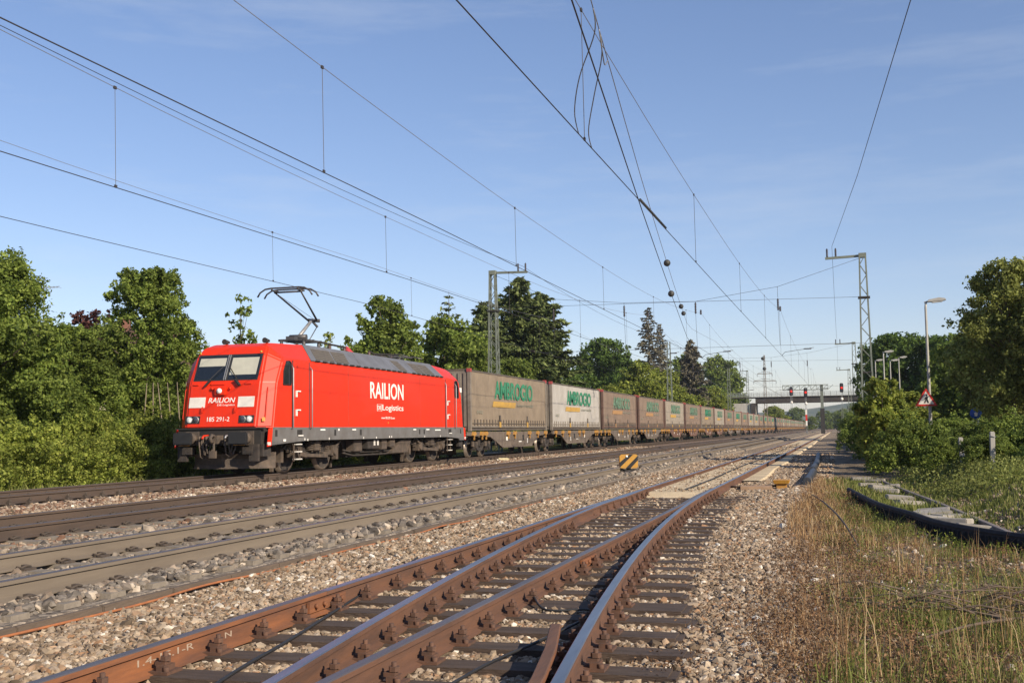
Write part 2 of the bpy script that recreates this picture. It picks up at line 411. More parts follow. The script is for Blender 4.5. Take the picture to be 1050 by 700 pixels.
def fastening(kind):
    m = MB()
    m.bb(-.17, .17, -.085, .085, 0, .018)                                     # base plate
    for s in (-1, 1):
        m.bb(s * .105 - .028, s * .105 + .028, -.06, .06, .018, .05)          # rib
        m.bb(s * .085 - .035, s * .085 + .035, -.032, .032, .045, .068)       # clamp
        m.tube([(s * .105, 0, .05), (s * .105, 0, .125)], .016, 6); m.lathe([(.0, .100), (.034, .100), (.034, .072), (.0, .072)], (s * .105, 0, .0), n=6, smooth=False)
        m.tube([(s * .145, -.055, .0), (s * .145, -.055, .045)], .02, 6)
    return m
def spring_fastening():
    m = MB(); m.bb(-.2, .2, -.075, .075, -.01, .012)
    for s in (-1, 1):
        m.tube([(s * .08, -.075, .035), (s * .135, -.065, .03), (s * .14, 0, .045), (s * .135, .065, .03), (s * .08, .075, .035)], .012, 6)
        m.bb(s * .115 - .022, s * .115 + .022, -.024, .024, 0, .055)
        m.bb(s * .165 - .02, s * .165 + .02, -.085, .085, -.01, .026)
    return m

def make_track(label, xc, mside, mtop, mtie, mfast, kind, y0, y1, n_parts, pitch=.6, tie=(2.6, .26, .2), group=None):
    t = thing('railway_track', label, 'railway track', (xc, 0, 0))
    for s in (-1, 1):
        rail_mesh([(s * .7525, y) for y in ylist(-12, 1100, 40)], 0).build('rail', [mside, mtop], t)
    tm = MB()
    if kind == 'concrete':                                                    # waisted concrete sleeper
        for a, b2, h in ((-1.3, -.35, 0), (-.35, .35, -.035), (.35, 1.3, 0)):
            tm.add([(a, -.14, -.4), (b2, -.14, -.4), (b2, .14, -.4), (a, .14, -.4),
                    (a, -.10, -.175 + (h if a > -1 and a < 0 else 0)), (b2, -.10, -.175 + h), (b2, .10, -.175 + h), (a, .10, -.175 + h)],
                   [[0, 1, 2, 3], [4, 5, 6, 7], [0, 1, 5, 4], [1, 2, 6, 5], [2, 3, 7, 6], [3, 0, 4, 7]])
    else: tm.bb(-tie[0] / 2, tie[0] / 2, -tie[1] / 2, tie[1] / 2, -.39, -.19)
    p = tm.build('sleeper', mtie, t)
    fm = (spring_fastening() if kind == 'concrete' else fastening(0))
    f1 = fm.build('rail_fastening', mfast, p); f1.location = (-.7525, 0, -.175 if kind == 'concrete' else -.19)
    f2 = f1.copy(); COL.objects.link(f2); f2.parent = p; f2.location.x = .7525
    p.location.y = y0
    pk = [f1, f2]
    for i in range(1, n_parts):
        q = p.copy(); COL.objects.link(q); q.location.y = y0 + i * pitch; q.parent = t
        for f_ in pk:
            ff = f_.copy(); COL.objects.link(ff); ff.parent = q
    far = MB(); y = y0 + n_parts * pitch
    while y < y1:
        far.bb(-1.3, 1.3, y - .12, y + .12, -.3, -.18); 
        for s in (-1, 1): far.bb(s * .7525 - .17, s * .7525 + .17, y - .07, y + .07, -.18, -.11, 1)
        y += pitch
    for y in ylist(y0 - 12, y0 - pitch, pitch): far.bb(-1.3, 1.3, y - .12, y + .12, -.3, -.18)
    o = far.build('far_sleepers', [mtie, mfast], t); o['kind'] = 'stuff'
    return t
make_track('dark rusty track on which the red locomotive and its train stand', XA, rail_dark, dull_top, tie_wood, clip_dark, 'wood', 12, 200, 98)
make_track('brown railed main track between the train and the pale railed track', XB, rail_dark, dull_top, tie_conc, clip_dark, 'concrete', 10, 160, 98)
make_track('dusty beige railed track on concrete sleepers beside the concrete cable duct', XC, rail_dust, dull_top, tie_conc, clip_dark, 'concrete', 6, 150, 98)

# the turnout in front: straight siding XD, branch curving towards the camera
def off(y, R_=150., y0=24.6): return (max(0, y0 - y) ** 2) / (2 * R_)
t = thing('railway_turnout', 'rusty railway turnout on dark wooden sleepers with two branches merging', 'railway turnout', (0, 0, 0))
ZD = -.15
rail_mesh([(XD - .7525, y) for y in ylist(-2, 8.6, 4)], ZD).build('rail', [rail_orange, dull_top], t)['label'] = 'orange rusted rail with chalk marks'
rail_mesh([(XD - .7525, y) for y in ylist(8.606, 800, 40)], ZD).build('rail', [rail_brown, polish], t)
rail_mesh([(XD + .7525 + off(y), y) for y in ylist(24.6, 800, 40)[::-1] + ylist(-2, 24.4, .9)[::-1]], ZD).build('rail', [rail_brown, polish], t)['label'] = 'curved rail with a polished top'
wf = lambda y: max(.25, min(1, (25.2 - y) / 3.2))
rail_mesh([(max(XD - .7525 + off(y), XD - .7525 + .045 + .036 * wf(y)), y) for y in ylist(5.15, 24.4, .8)[::-1]], ZD, wf).build('switch_rail', [rail_brown, polish], t)
rail_mesh([(min(XD + .7525, XD + .7525 + off(y) - .045 - .036 * wf(y)), y) for y in ylist(-2, 24.8, .8)[::-1]], ZD, wf).build('switch_rail', [rail_brown, dull_top], t)
rail_mesh([(XD + .7525 + off(y) - .115 - (max(0, y - 6.2) * .09), y) for y in ylist(1, 7.4, .8)[::-1]], ZD).build('check_rail', [rail_orange, rail_brown], t)
proto = None; fproto = None
y = 3.6; i = 0
ties = []
while y < 24.6:
    wdt = .25 if i % 9 else .42
    xl = -4.98 + random.uniform(-.05, .05); xr = XD + .7525 + off(y) + .64 + random.uniform(-.05, .06)
    if xr > .5: xr = .5
    ties.append((y, xl, xr, wdt)); y += .62 if wdt < .3 else .72; i += 1
bases = []
for i, (y, xl, xr, wdt) in enumerate(ties):
    if proto is None:
        mm = MB(); mm.box((0, 0, -.10), (1, 1, .2)); proto = mm.build('sleeper', tie_wood, None, bevel=.012); q = proto
    else: q = proto.copy(); COL.objects.link(q)
    q.parent = t; q.location = ((xl + xr) / 2, y, -.312); q.scale = (xr - xl, wdt, 1); q.rotation_euler.z = random.uniform(-.006, .006)
    xsr = {XD - .7525, XD + .7525 + off(y)}
    if off(y) > .2: xsr |= {XD - .7525 + off(y)}
    if off(y) > .2: xsr |= {XD + .7525}
    for xr_ in sorted(xsr):
        if fproto is None: fproto = fastening(1).build('rail_fastening', clip_rust); ff = fproto
        else: ff = fproto.copy(); COL.objects.link(ff)
        ff.parent = q; ff.location = ((xr_ - q.location.x) / q.scale.x, 0, .001); ff.scale = (1 / q.scale.x, 1 / q.scale.y, 1)
# fishplate joint and slide chairs
for xx, yy in ((XD - .7525, 8.6), (XD + .7525, 11.8)):
    m = MB()
    for s in (-1, 1):
        m.bb(xx + s * .035 - .014, xx + s * .035 + .014, yy - .34, yy + .34, ZD - .135, ZD - .05)
        for k in (-.24, -.09, .09, .24): m.tube([(xx + s * .045, yy + k, ZD - .09), (xx + s * .08, yy + k, ZD - .09)], .02, 6)
    m.build('fishplate', rail_orange, t)
chalk = mat('chalk_marks', (.36, .28, .21), None, rough=.9)
def side_map(y0, z0): return lambda u, v, d: Vector((XD - .7525 + .0125 + d, y0 + u, z0 + v))
text('chalk_mark', '1.4-15.1-R', chalk, t, .62, .042, side_map(6.02, ZD - .105), depth=.002)
text('chalk_mark', '0 N', chalk, t, .2, .04, side_map(6.92, ZD - .11), depth=.002)

# concrete cable duct edge beside the pale track
duct = mat('weathered_duct_concrete', (.135, .098, .070), (.085, .064, .047), 2.5, .95, bump=.4, stretch=(3, .6, 3))
t = thing('cable_duct', 'long brown concrete cable duct between grey ballast and tan gravel', 'cable duct', (-5.895, 0, 0))
m = MB(); y = 1.0
lids = []
while y < 34.0:
    j = random.uniform(-.012, .012); lids.append((y, j)); y += 1.0
lp = None
for y, j in lids:
    if lp is None:
        mm = MB(); mm.bb(-.115, .115, 0, .992, -.07, 0); lp = mm.build('duct_lid', duct, t, bevel=.008); q = lp
    else: q = lp.copy(); COL.objects.link(q); q.parent = t
    q.location = (j, y, -.228 + j * .4)
mm = MB(); mm.bb(-.09, .07, 1, 34, -.5, -.30); mm.build('duct_wall', duct, t)
def cable(name, pts, r, m_, label, cat='cable', group=None):
    q = MB(); P = [Vector(p) for p in pts]; sm = []
    for i in range(len(P) - 1):
        for k in range(6):
            s = k / 6; a = P[max(i - 1, 0)]; b2, c2 = P[i], P[i + 1]; d = P[min(i + 2, len(P) - 1)]
            sm.append(.5 * ((2 * b2) + (c2 - a) * s + (2 * a - 5 * b2 + 4 * c2 - d) * s * s + (3 * b2 - a - 3 * c2 + d) * s ** 3))
    sm.append(P[-1]); q.tube(sm, r, 6)
    return tag(q.build(name, m_), label, cat, group)
cable('signal_cable', [(-3.3 + .04 * math.sin(i * 1.9), 25 + i * 6, -.205) for i in range(14)], .022, rubber, 'black cable lying along the middle of the sandy infill of the siding')
rust_wire = mat('orange_rusted_wire', (.36, .13, .045), (.24, .09, .04), 8, .9)
cable('rusted_cable', [(-5.70 + .05 * math.sin(i * 2.2), 4 + i * 1.1, -.262 + .012 * math.sin(i * 3.1)) for i in range(20)], .012, rust_wire, 'thin orange rusted wire lying along the gravel beside the cable duct')
cable('bonding_cable', [(-4.55, 11.9, -.25), (-4.3, 10.3, -.30), (-4.05, 8.99, -.29), (-3.73, 7.3, -.29), (-3.55, 6.19, -.29), (-3.3, 5, -.3)], .011, rubber, 'thin black cable lying diagonally across the sleepers between the two straight rails')
cable('bonding_cable', [(-2.52, 9.3, -.25), (-2.3, 8.89, -.3), (-1.95, 8.9, -.29), (-1.9, 8.4, -.29), (-2.02, 7.4, -.29), (-2.12, 6.72, -.29), (-2.2, 5.6, -.3)], .010, rubber, 'thin black cable looping beside the curved polished rail and the check rail')

# ------------------------------------------------------------------ ballast stones (real stones near the camera)
def icosa():
    p = (1 + 5 ** .5) / 2
    v = np.array([(-1, p, 0), (1, p, 0), (-1, -p, 0), (1, -p, 0), (0, -1, p), (0, 1, p), (0, -1, -p), (0, 1, -p), (p, 0, -1), (p, 0, 1), (-p, 0, -1), (-p, 0, 1)], float)
    v /= np.linalg.norm(v[0])
    f = np.array([(0, 11, 5), (0, 5, 1), (0, 1, 7), (0, 7, 10), (0, 10, 11), (1, 5, 9), (5, 11, 4), (11, 10, 2), (10, 7, 6), (7, 1, 8), (3, 9, 4), (3, 4, 2), (3, 2, 6), (3, 6, 8), (3, 8, 9), (4, 9, 5), (2, 4, 11), (6, 2, 10), (8, 6, 7), (9, 8, 1)])
    return v, f
IV, IF = icosa()
def rand_rot(N):
    q = RNG.normal(size=(N, 4)); q /= np.linalg.norm(q, axis=1)[:, None]; w, x, y, z = q.T
    return np.stack([1 - 2 * (y * y + z * z), 2 * (x * y - z * w), 2 * (x * z + y * w), 2 * (x * y + z * w), 1 - 2 * (x * x + z * z), 2 * (y * z - x * w), 2 * (x * z - y * w), 2 * (y * z + x * w), 1 - 2 * (x * x + y * y)], 1).reshape(N, 3, 3)
def scatter(x0, x1, y0, y1, dens, near=9., pw=1.25):
    """points in a strip, thinning with distance from where the photograph was taken"""
    out = []; y = y0
    while y < y1:
        dy = max(.5, y * .06); d = math.hypot((x0 + x1) / 2, y + dy / 2)
        k = dens * min(1, (near / d) ** pw); N = RNG.poisson(k * (x1 - x0) * dy)
        out.append(np.stack([RNG.uniform(x0, x1, N), RNG.uniform(y, y + dy, N)], 1)); y += dy
    return np.concatenate(out)
def stones(name, label, P, smin, smax, mt, sink=.25, zoff=0.):
    N = len(P); d = np.hypot(P[:, 0], P[:, 1])
    s = (smin + (smax - smin) * RNG.random(N) ** 1.6) * np.where(RNG.random(N) < .08, 1.5, 1) * np.maximum(1, d / 11) ** .42
    v = IV[None] * RNG.uniform(.72, 1.2, (N, 12, 1)); v = v * (s[:, None] * RNG.uniform([.7, .55, .4], [1.25, 1, .8], (N, 3)))[:, None, :]
    v = np.einsum('nij,nkj->nki', rand_rot(N), v)
    # mostly lie flat
    v[:, :, 2] *= .8
    z = ground_z(P[:, 0], P[:, 1]) + s * (.5 - sink) * RNG.uniform(-.4, 1.2, N) + zoff
    v += np.stack([P[:, 0], P[:, 1], z], 1)[:, None, :]
    F_ = (IF[None] + 12 * np.arange(N)[:, None, None]).reshape(-1, 3)
    o = tri_mesh(name, v.reshape(-1, 3), F_, mt); o['kind'] = 'stuff'; o['label'] = label; o['category'] = 'gravel'
    return o
st_tan = ramp_island('tan_gravel_stone', [(0, (.09, .068, .046)), (.2, (.22, .155, .10)), (.42, (.31, .24, .165)), (.62, (.27, .21, .155)), (.78, (.38, .305, .22)), (.84, (.28, .16, .085)), (.92, (.22, .15, .10)), (.95, (.46, .40, .32)), (1, (.60, .54, .45))], .9, noise=9)
st_grey = ramp_island('grey_ballast_stone', [(0, (.07, .06, .052)), (.3, (.15, .13, .11)), (.55, (.215, .185, .152)), (.75, (.19, .145, .11)), (.92, (.32, .26, .195)), (1, (.44, .37, .29))], .9, noise=9)
st_rust = ramp_island('rust_stained_ballast_stone', [(0, (.09, .05, .033)), (.3, (.18, .10, .065)), (.6, (.24, .165, .115)), (.85, (.30, .235, .175)), (1, (.40, .34, .27))], .9, noise=9)
P = scatter(-5.75, -.2, 4.2, 60, 1350, 8.5)
fr = RNG.random(len(P))
tie_y = np.array([q[0] for q in ties]); tie_r = np.array([q[2] for q in ties]); tie_w = np.array([q[3] for q in ties])
idx = np.abs(P[:, 1][:, None] - tie_y[None]).argmin(1)
on_tie = (np.abs(P[:, 1] - tie_y[idx]) < tie_w[idx] / 2 + .035) & (P[:, 0] < tie_r[idx] + .03) & (P[:, 0] > -4.3)
infill = (P[:, 1] > 24.2) & (P[:, 0] > -4.05) & (P[:, 0] < -2.55) & (fr > .0)
edge = (P[:, 0] > -.7) & (fr > .85 - .9 * (P[:, 0] + .7))
rail_hit = np.zeros(len(P), bool)
for xr_ in (np.full(len(P), XD - .7525), np.full(len(P), XD + .7525), XD - .7525 + np.maximum(0, 24.6 - P[:, 1]) ** 2 / 300, XD + .7525 + np.maximum(0, 24.6 - P[:, 1]) ** 2 / 300): rail_hit |= np.abs(P[:, 0] - xr_) < .085
P = P[~((on_tie & (fr > .012)) | infill | edge | rail_hit)]
stones('gravel', 'tan and cream gravel round the rusty turnout in front', P, .014, .039, st_tan)
Q = scatter(-4.0, -2.72, 24.8, 90, 70, 14, 1.0)
stones('gravel', 'small stones spilled over the sandy infill of the siding', Q, .012, .03, st_tan, zoff=float(-.225 + .345))
P = np.concatenate([scatter(-6.5, -6.0, 4, 70, 420, 12), scatter(-9.75, -6.6, 5, 70, 560, 10), scatter(-8.0, -6.4, 4, 24, 160, 14)])
fy = ((P[:, 1] - 6 + .3) % .6) - .3
hit = (np.abs(np.abs(P[:, 0] - XC) - .7525) < .1) | ((np.abs(fy) < .13) & (np.abs(P[:, 0] - XC) < .85) & (RNG.random(len(P)) > .05))
out_ = P[~hit & ((P[:, 0] > XC + .85) | (P[:, 0] < XC - .85))]; stones('ballast', 'loose grey ballast heaped over the sleeper ends of the pale track', np.repeat(out_[out_[:, 0] > XC - 1.4], 2, 0)[::2] + RNG.normal(0, .02, (len(out_[out_[:, 0] > XC - 1.4]), 2)), .034, .062, st_grey, zoff=.042)
stones('ballast', 'grey brown ballast along the pale railed track', P[~hit], .030, .066, st_grey)
P = np.concatenate([scatter(-12.6, -9.75, 8, 80, 420, 12), scatter(-15.9, -12.6, 10, 90, 420, 14), scatter(-18.6, -16.3, 12, 70, 200, 14)])
fy = ((P[:, 1] - 10 + .3) % .6) - .3
hit = (np.abs(np.abs(P[:, 0] - XB) - .7525) < .1) | ((np.abs(fy) < .13) & (np.abs(P[:, 0] - XB) < 1.3)) | (np.abs(np.abs(P[:, 0] - XA) - .7525) < .1)
P = P[~hit]; mid = ((P[:, 0] > -12.4) | (np.abs(P[:, 0] + 15.2) < .45)) & (RNG.random(len(P)) < .75)
stones('ballast', 'rust stained ballast along the brown railed track', P[mid], .024, .045, st_rust)
stones('ballast', 'pale pinkish ballast between the train and the brown railed track', P[~mid], .024, .045, st_tan)

# ================================================================== LOCOMOTIVE  (local: x across, y from front buffers back, z over rail)
LOCO = thing('electric_locomotive', 'red electric freight locomotive with raised pantograph at the head of the train', 'locomotive', (XA, 28.128, 0))
LL = 18.9
def wsets(parent, y, r, gauge=.7525, name='wheelset'):
    m = MB()
    for s in (-1, 1):
        m.lathe([(r + .028, s * (gauge - .045)), (r + .028, s * (gauge - .02)), (r, s * (gauge - .012)), (r - .004, s * (gauge + .075)), (r - .07, s * (gauge + .08))], (0, y, r), 'x', 28, 1)
        m.lathe([(r - .07, s * (gauge + .08)), (r - .09, s * (gauge + .045)), (.2, s * (gauge + .03)), (.16, s * (gauge + .09)), (0, s * (gauge + .09))], (0, y, r), 'x', 28, 0)
        m.lathe([(r + .028, s * (gauge - .045)), (0, s * (gauge - .05))], (0, y, r), 'x', 28, 0)
    m.tube([(-gauge, y, r), (gauge, y, r)], .09, 10)
    return m.build(name, [grime_dark, wheel_steel], parent)

def loco_body():
    m = MB()
    faces = []
    def end(f):                                   # f maps a y measured from that end
        P = {}
        for s in (-1, 1):
            P.update({('a', s): (1.13 * s, f(.60), 1.36), ('b', s): (1.15 * s, f(.85), 2.66), ('c', s): (1.10 * s, f(1.24), 3.50), ('d', s): (1.04 * s, f(1.44), 3.74),
                      ('e', s): (.93 * s, f(1.80), 3.86), ('p', s): (1.485 * s, f(.93), 1.36), ('q', s): (1.49 * s, f(1.166), 2.66), ('r', s): (1.49 * s, f(1.498), 3.30),
                      ('s', s): (1.40 * s, f(1.66), 3.44), ('t', s): (1.49 * s, f(3.34), 3.38), ('u', s): (1.0 * s, f(3.70), 3.93), ('v', s): (1.49 * s, f(3.34), 1.36)})
        return P
    E1 = end(lambda y: y); E2 = end(lambda y: LL - y)
    for P, flip in ((E1, 0), (E2, 1)):
        for s in (-1, 1):
            for q in ('abqp', 'bcrq', 'cdsr', 'desd', 'stus', 'eus', 'pqrv', 'rtv', 'rst'):
                ks = []
                for ch in q:
                    if P[(ch, s)] not in ks: ks.append(P[(ch, s)])
                m.add(ks, [list(range(len(ks)))])
        for q in ('ab', 'bc', 'cd', 'de', 'eu'):
            m.add([P[(q[0], -1)], P[(q[0], 1)], P[(q[1], 1)], P[(q[1], -1)]], [[0, 1, 2, 3]])
    for s in (-1, 1):
        m.add([E1[('v', s)], E1[('t', s)], E2[('t', s)], E2[('v', s)]], [[0, 1, 2, 3]])
        m.add([E1[('t', s)], E1[('u', s)], E2[('u', s)], E2[('t', s)]], [[0, 1, 2, 3]])
    m.add([E1[('u', -1)], E1[('u', 1)], E2[('u', 1)], E2[('u', -1)]], [[0, 1, 2, 3]])
    fl = [E1[('a', -1)], E1[('a', 1)], E1[('p', 1)], E2[('p', 1)], E2[('a', 1)], E2[('a', -1)], E2[('p', -1)], E1[('p', -1)]]
    m.add(fl, [list(range(8))])
    return m
b_ = loco_body(); body = b_.build('body', red, LOCO)
bm = bmesh.new(); bm.from_mesh(body.data); bmesh.ops.remove_doubles(bm, verts=bm.verts, dist=.001); bmesh.ops.recalc_face_normals(bm, faces=bm.faces)
ed = [e for e in bm.edges if len(e.link_faces) == 2 and e.calc_face_angle(0) > .2]
bmesh.ops.bevel(bm, geom=ed, offset=.045, segments=3, affect='EDGES', clamp_overlap=True)
bm.to_mesh(body.data); bm.free()
def yf(z):                                       # y of the front face at height z
    return .60 + (z - 1.36) / 1.30 * .25 if z < 2.66 else .85 + (z - 2.66) / .84 * .39
def fq(x0, x1, z0, z1, d=.0): # quad on the front
    return [(x0, yf(z0) - d, z0), (x1, yf(z0) - d, z0), (x1, yf(z1) - d, z1), (x0, yf(z1) - d, z1)]
def fbox(m, x0, x1, z0, z1, d0, d1, mi=0):
    A = fq(x0, x1, z0, z1, d0); B = fq(x0, x1, z0, z1, d1)
    m.add(A + B, [[0, 1, 2, 3], [4, 5, 6, 7], [0, 1, 5, 4], [1, 2, 6, 5], [2, 3, 7, 6], [3, 0, 4, 7]], mi)
for name, fr_ in (('f', 1),):
    m = MB(); fbox(m, -1.06, 1.02, 2.735, 3.515, -.02, .008); 
    fr = m.build('windscreen', rubber, LOCO)
    m = MB(); fbox(m, -1.02, -.06, 2.78, 3.47, .0, .012); m.build('window_pane', glass, fr)
    m = MB(); fbox(m, .05, .98, 2.78, 3.47, .0, .012); m.build('window_pane', glass, fr)
    m = MB(); fbox(m, -.99, -.13, 3.17, 3.41, .0, .014); m.build('sun_blind', blind, fr)
    m = MB(); fbox(m, .07, .93, 2.90, 3.41, .0, .014); m.build('sun_blind', blind, fr)
    m = MB()
    for s in (-1, 1): m.bar((-.04 + s * .028, yf(2.75) - .03, 2.75), (-.04 + s * .028, yf(3.5) - .03, 3.5), .022, .02)
    m.build('window_bar', alu, fr)
for x0, x1 in ((-.62, -.15), (.5, .05)):
    m = MB(); m.bar((x0, yf(2.6) - .05, 2.58), (x0 + (x1 - x0) * .35, yf(2.72) - .06, 2.76), .09, .05); m.bar((x0 + (x1 - x0) * .2, yf(2.72) - .05, 2.74), (x1, yf(3.1) - .05, 3.15), .022)
    m.build('wiper', rubber, LOCO)
for x0, x1 in ((-1.02, -.85), (-.45, .0), (.66, .86)):
    m = MB(); fbox(m, x0, x1, 2.615, 2.66, 0, .03); m.build('front_step_plate', red, LOCO)
# front panels, lettering, lamps
for x0, x1 in ((-1.1, -.58), (.48, 1.0)):
    m = MB(); fbox(m, x0, x1, 1.96, 2.26, 0, .007); m.build('white_panel', white, LOCO)
mf = lambda x0, z0, k=.0: (lambda u, v, d: Vector((x0 + u, yf(z0 + v) - d, z0 + v)))
text('lettering', 'RAILION', letter_white, LOCO, .86, .15, mf(-.48, 2.09), .012, .005, shear=.18)
text('lettering', 'DB Logistics', letter_white, LOCO, .56, .07, mf(-.18, 1.985), .0, .005)
text('running_number', '185 291-2', letter_white, LOCO, .72, .13, mf(-.46, 1.555), .002, .005)
for cx in (-.93, .80):
    m = MB(); fbox(m, cx - .24, cx + .24, 1.50, 1.72, -.01, .012); hb = m.build('headlight_housing', rubber, LOCO)
    sgn = -1 if cx < 0 else 1
    for dx, mm_, nm in ((-.1 * -sgn, lamp_glass, 'headlight'), (-.11 * sgn, lamp_dark, 'tail_light')):
        q = MB(); q.lathe([(.088, .01), (.088, -.025), (.066, -.035), (0, -.045)], (cx + dx, yf(1.61) - .0, 1.61), 'y', 18, 0)
        q.lathe([(.10, .0), (.10, -.03), (.088, -.035)], (cx + dx, yf(1.61) - .0, 1.61), 'y', 18, 1)
        q.build(nm, [mm_, alu], hb)
m = MB(); m.box((-.10, yf(2.43) - .04, 2.43), (.34, .12, .26)); tl = m.build('top_headlight_housing', red, LOCO, bevel=.02)
q = MB(); q.lathe([(.078, .0), (.078, -.03), (.055, -.05), (0, -.06)], (-.10, yf(2.43) - .10, 2.43), 'y', 18); q.build('top_headlight', lamp_glass, tl)
for x in (-1.0, .98):
    q = MB(); q.lathe([(.035, 0), (.03, -.03), (0, -.04)], (x, yf(3.5) - .055, 3.56), 'y', 10); q.build('marker_lamp', yellow, LOCO)
for x in (-.38, .2):
    q = MB(); q.lathe([(.03, .02), (.03, -.05), (.05, -.06), (0, -.07)], (x, yf(2.5) - .0, 2.5), 'y', 8); q.build('front_socket', red, LOCO)
for x in (-.63, .44):
    q = MB(); q.tube([(x, yf(1.98) - .02, 1.98), (x, yf(1.98) - .07, 1.97), (x, yf(1.85) - .07, 1.82), (x, yf(1.85) - .01, 1.82)], .012, 6); q.build('hand_hook', red, LOCO)
# nose sides: handrails
for s in (-1, 1):
    for P in ([(1.315 * s, .78, 1.62), (1.335 * s, .775, 1.66), (1.335 * s, .92, 2.48), (1.315 * s, .95, 2.52)],):
        q = MB(); q.tube(P, .011, 6); q.build('handrail', red, LOCO)
m = MB(); m.box((1.31, .71, 1.60), (.09, .01, .11), 0, rz=.75); m.build('warning_sticker', yellow, LOCO)
# seams: cab door, body side
for s in (1, -1):
    X = 1.492 * s
    for y0 in (2.16, 15.72):
        m = MB()
        m.box((X, y0 + .53, 2.36), (.012, 1.02, 2.0)); d = m.build('cab_door', red, LOCO, bevel=.004)
        q = MB()
        for yy in (y0 - .02, y0 + 1.07): q.bb(X - .004 * s, X + .006 * s, yy - .022, yy + .022, 1.30, 3.34)
        q.build('door_seal', steel_dark, d)
        for yy in (y0 - .1, y0 + 1.14):
            q = MB(); q.tube([(X, yy, 1.3), (X + .07 * s, yy, 1.36), (X + .07 * s, yy, 3.1), (X, yy, 3.2)], .017, 6); q.build('handrail', alu, d)
        for zz in (2.42, 1.86):
            q = MB(); q.bb(X, X + .05 * s, y0 + .16, y0 + .42, zz, zz + .035); q.bb(X, X + .04 * s, y0 + .16, y0 + .22, zz - .16, zz); q.build('door_handle', letter_white, d)
    for y0, sl in ((1.50, 1), (LL - 1.50, -1)):
        poly = [(y0 + .06 * sl, 2.62), (y0 + .50 * sl, 2.62), (y0 + .53 * sl, 2.72), (y0 + .53 * sl, 3.24), (y0 + .42 * sl, 3.30), (y0 + .24 * sl, 3.28), (y0 + .08 * sl, 3.0)]
        m = MB(); m.prism(poly, 'x', 1.47 * s, 1.496 * s); sw = m.build('side_window', glass, LOCO)
        cyy = sum(p[0] for p in poly) / len(poly); czz = sum(p[1] for p in poly) / len(poly)
        q = MB(); pr_ = [Vector((1.498 * s, cyy + (p[0] - cyy) * 1.06, czz + (p[1] - czz) * 1.05)) for p in poly]
        for i in range(len(pr_)): q.bar(pr_[i], pr_[(i + 1) % len(pr_)], .03, .02)
        q.build('window_rubber', rubber, sw)
    # grey skirt with its lower edge, jacking recesses, markings
    m = MB(); m.prism([(.93, 1.37), (.84, .86), (3.2, .97), (15.7, .97), (17.35, .90), (17.42, .82), (18.06, .82), (17.97, 1.37)], 'x', 1.44 * s, 1.497 * s); sk = m.build('skirt', skirt_grey, LOCO)
    for y0 in (1.05, 2.42, 5.0, 7.02, 12.6, 13.1, 16.02, 17.5):
        q = MB(); w_ = .34 if y0 in (2.42, 16.02) else .14
        q.bb(1.490 * s, 1.4995 * s, y0, y0 + w_, 1.10, 1.29); q.build('skirt_recess', black, sk)
    for y0, w_, zz in ((4.0, .34, 1.31), (5.3, .1, 1.3), (6.4, .3, 1.31), (12.0, .3, 1.3), (13.4, .35, 1.3), (14.4, .65, 1.28), (3.1, .05, 1.0), (4.6, .05, 1.02), (7.3, .05, 1.02), (8.4, .06, 1.02), (9.6, .06, 1.04), (9.8, .06, 1.04), (13.2, .05, 1.02), (15, .05, 1.02), (2.9, .05, 1.02), (1.55, .16, 1.0)):
        q = MB(); q.bb(1.490 * s, 1.4992 * s, y0, y0 + w_, zz - .045, zz + (.0 if w_ > .2 else .02)); q.build('skirt_marking', letter_white, sk)
    for zz in (1.06,):
        for y0 in (2.42, 16.02): q = MB(); q.bb(1.49 * s, 1.54 * s, y0 + .05, y0 + .33, 1.10, 1.135); q.build('step_edge', letter_white, sk)
    # red corner panels below the nose and their white patch
    for yy, sl in ((0, 1), (LL, -1)):
        m = MB(); m.prism([(yy + .70 * sl, 1.33), (yy + .62 * sl, .82), (yy + .835 * sl, .845), (yy + .925 * sl, 1.37)], 'x', 1.468 * s, 1.496 * s); cp = m.build('corner_panel', red, LOCO)
        q = MB(); q.bb(1.47 * s, 1.499 * s, yy + .63 * sl, yy + .80 * sl, .86, .95); q.build('corner_mark', white, cp)
    # side lettering
    ms = lambda y0, z0: (lambda u, v, d: Vector(((1.492 + d) * s, y0 + u if s > 0 else LL - y0 - u, z0 + v)))
    text('lettering', 'RAILION', letter_white, LOCO, 3.1, .58, ms(7.92, 2.36), .014, .004)
    lg = text('lettering', 'Logistics', letter_white, LOCO, 2.0, .27, ms(9.0, 1.90), .006, .004)
    m = MB(); dbp = [(8.52, 1.93), (8.92, 1.93), (8.92, 2.17), (8.52, 2.17)]
    for i in range(4):
        a, c = dbp[i], dbp[(i + 1) % 4]; f_ = (lambda p: ((1.4945) * s, p[0] if s > 0 else LL - p[0], p[1]))
        m.bar(f_(a), f_(c), .03, .006)
    db = m.build('emblem_frame', letter_white, LOCO)
    text('emblem_letters', 'DB', letter_white, db, .28, .15, ms(8.58, 1.975), .0, .004)
    text('lettering', 'www.185 291-2.com', letter_white, LOCO, 1.25, .08, ms(8.9, 1.66), .0, .004)
    m = MB(); m.bb(1.49 * s, 1.497 * s, 9.5, 9.56, 1.50, 1.55); m.build('earthing_mark', yellow, LOCO)
    for yy in (6.1, 12.75):
        m = MB(); m.bb(1.4895 * s, 1.4935 * s, yy - .006, yy + .006, 1.42, 3.36); m.build('panel_seam', grime, LOCO)
    # grey roof slope with vent grilles
    def rs(y, t, d): return ((1.49 - .49 * t) * s + .745 * d * s, y + (.36 * t if y < LL / 2 else -.36 * t), 3.38 + .55 * t + .66 * d)
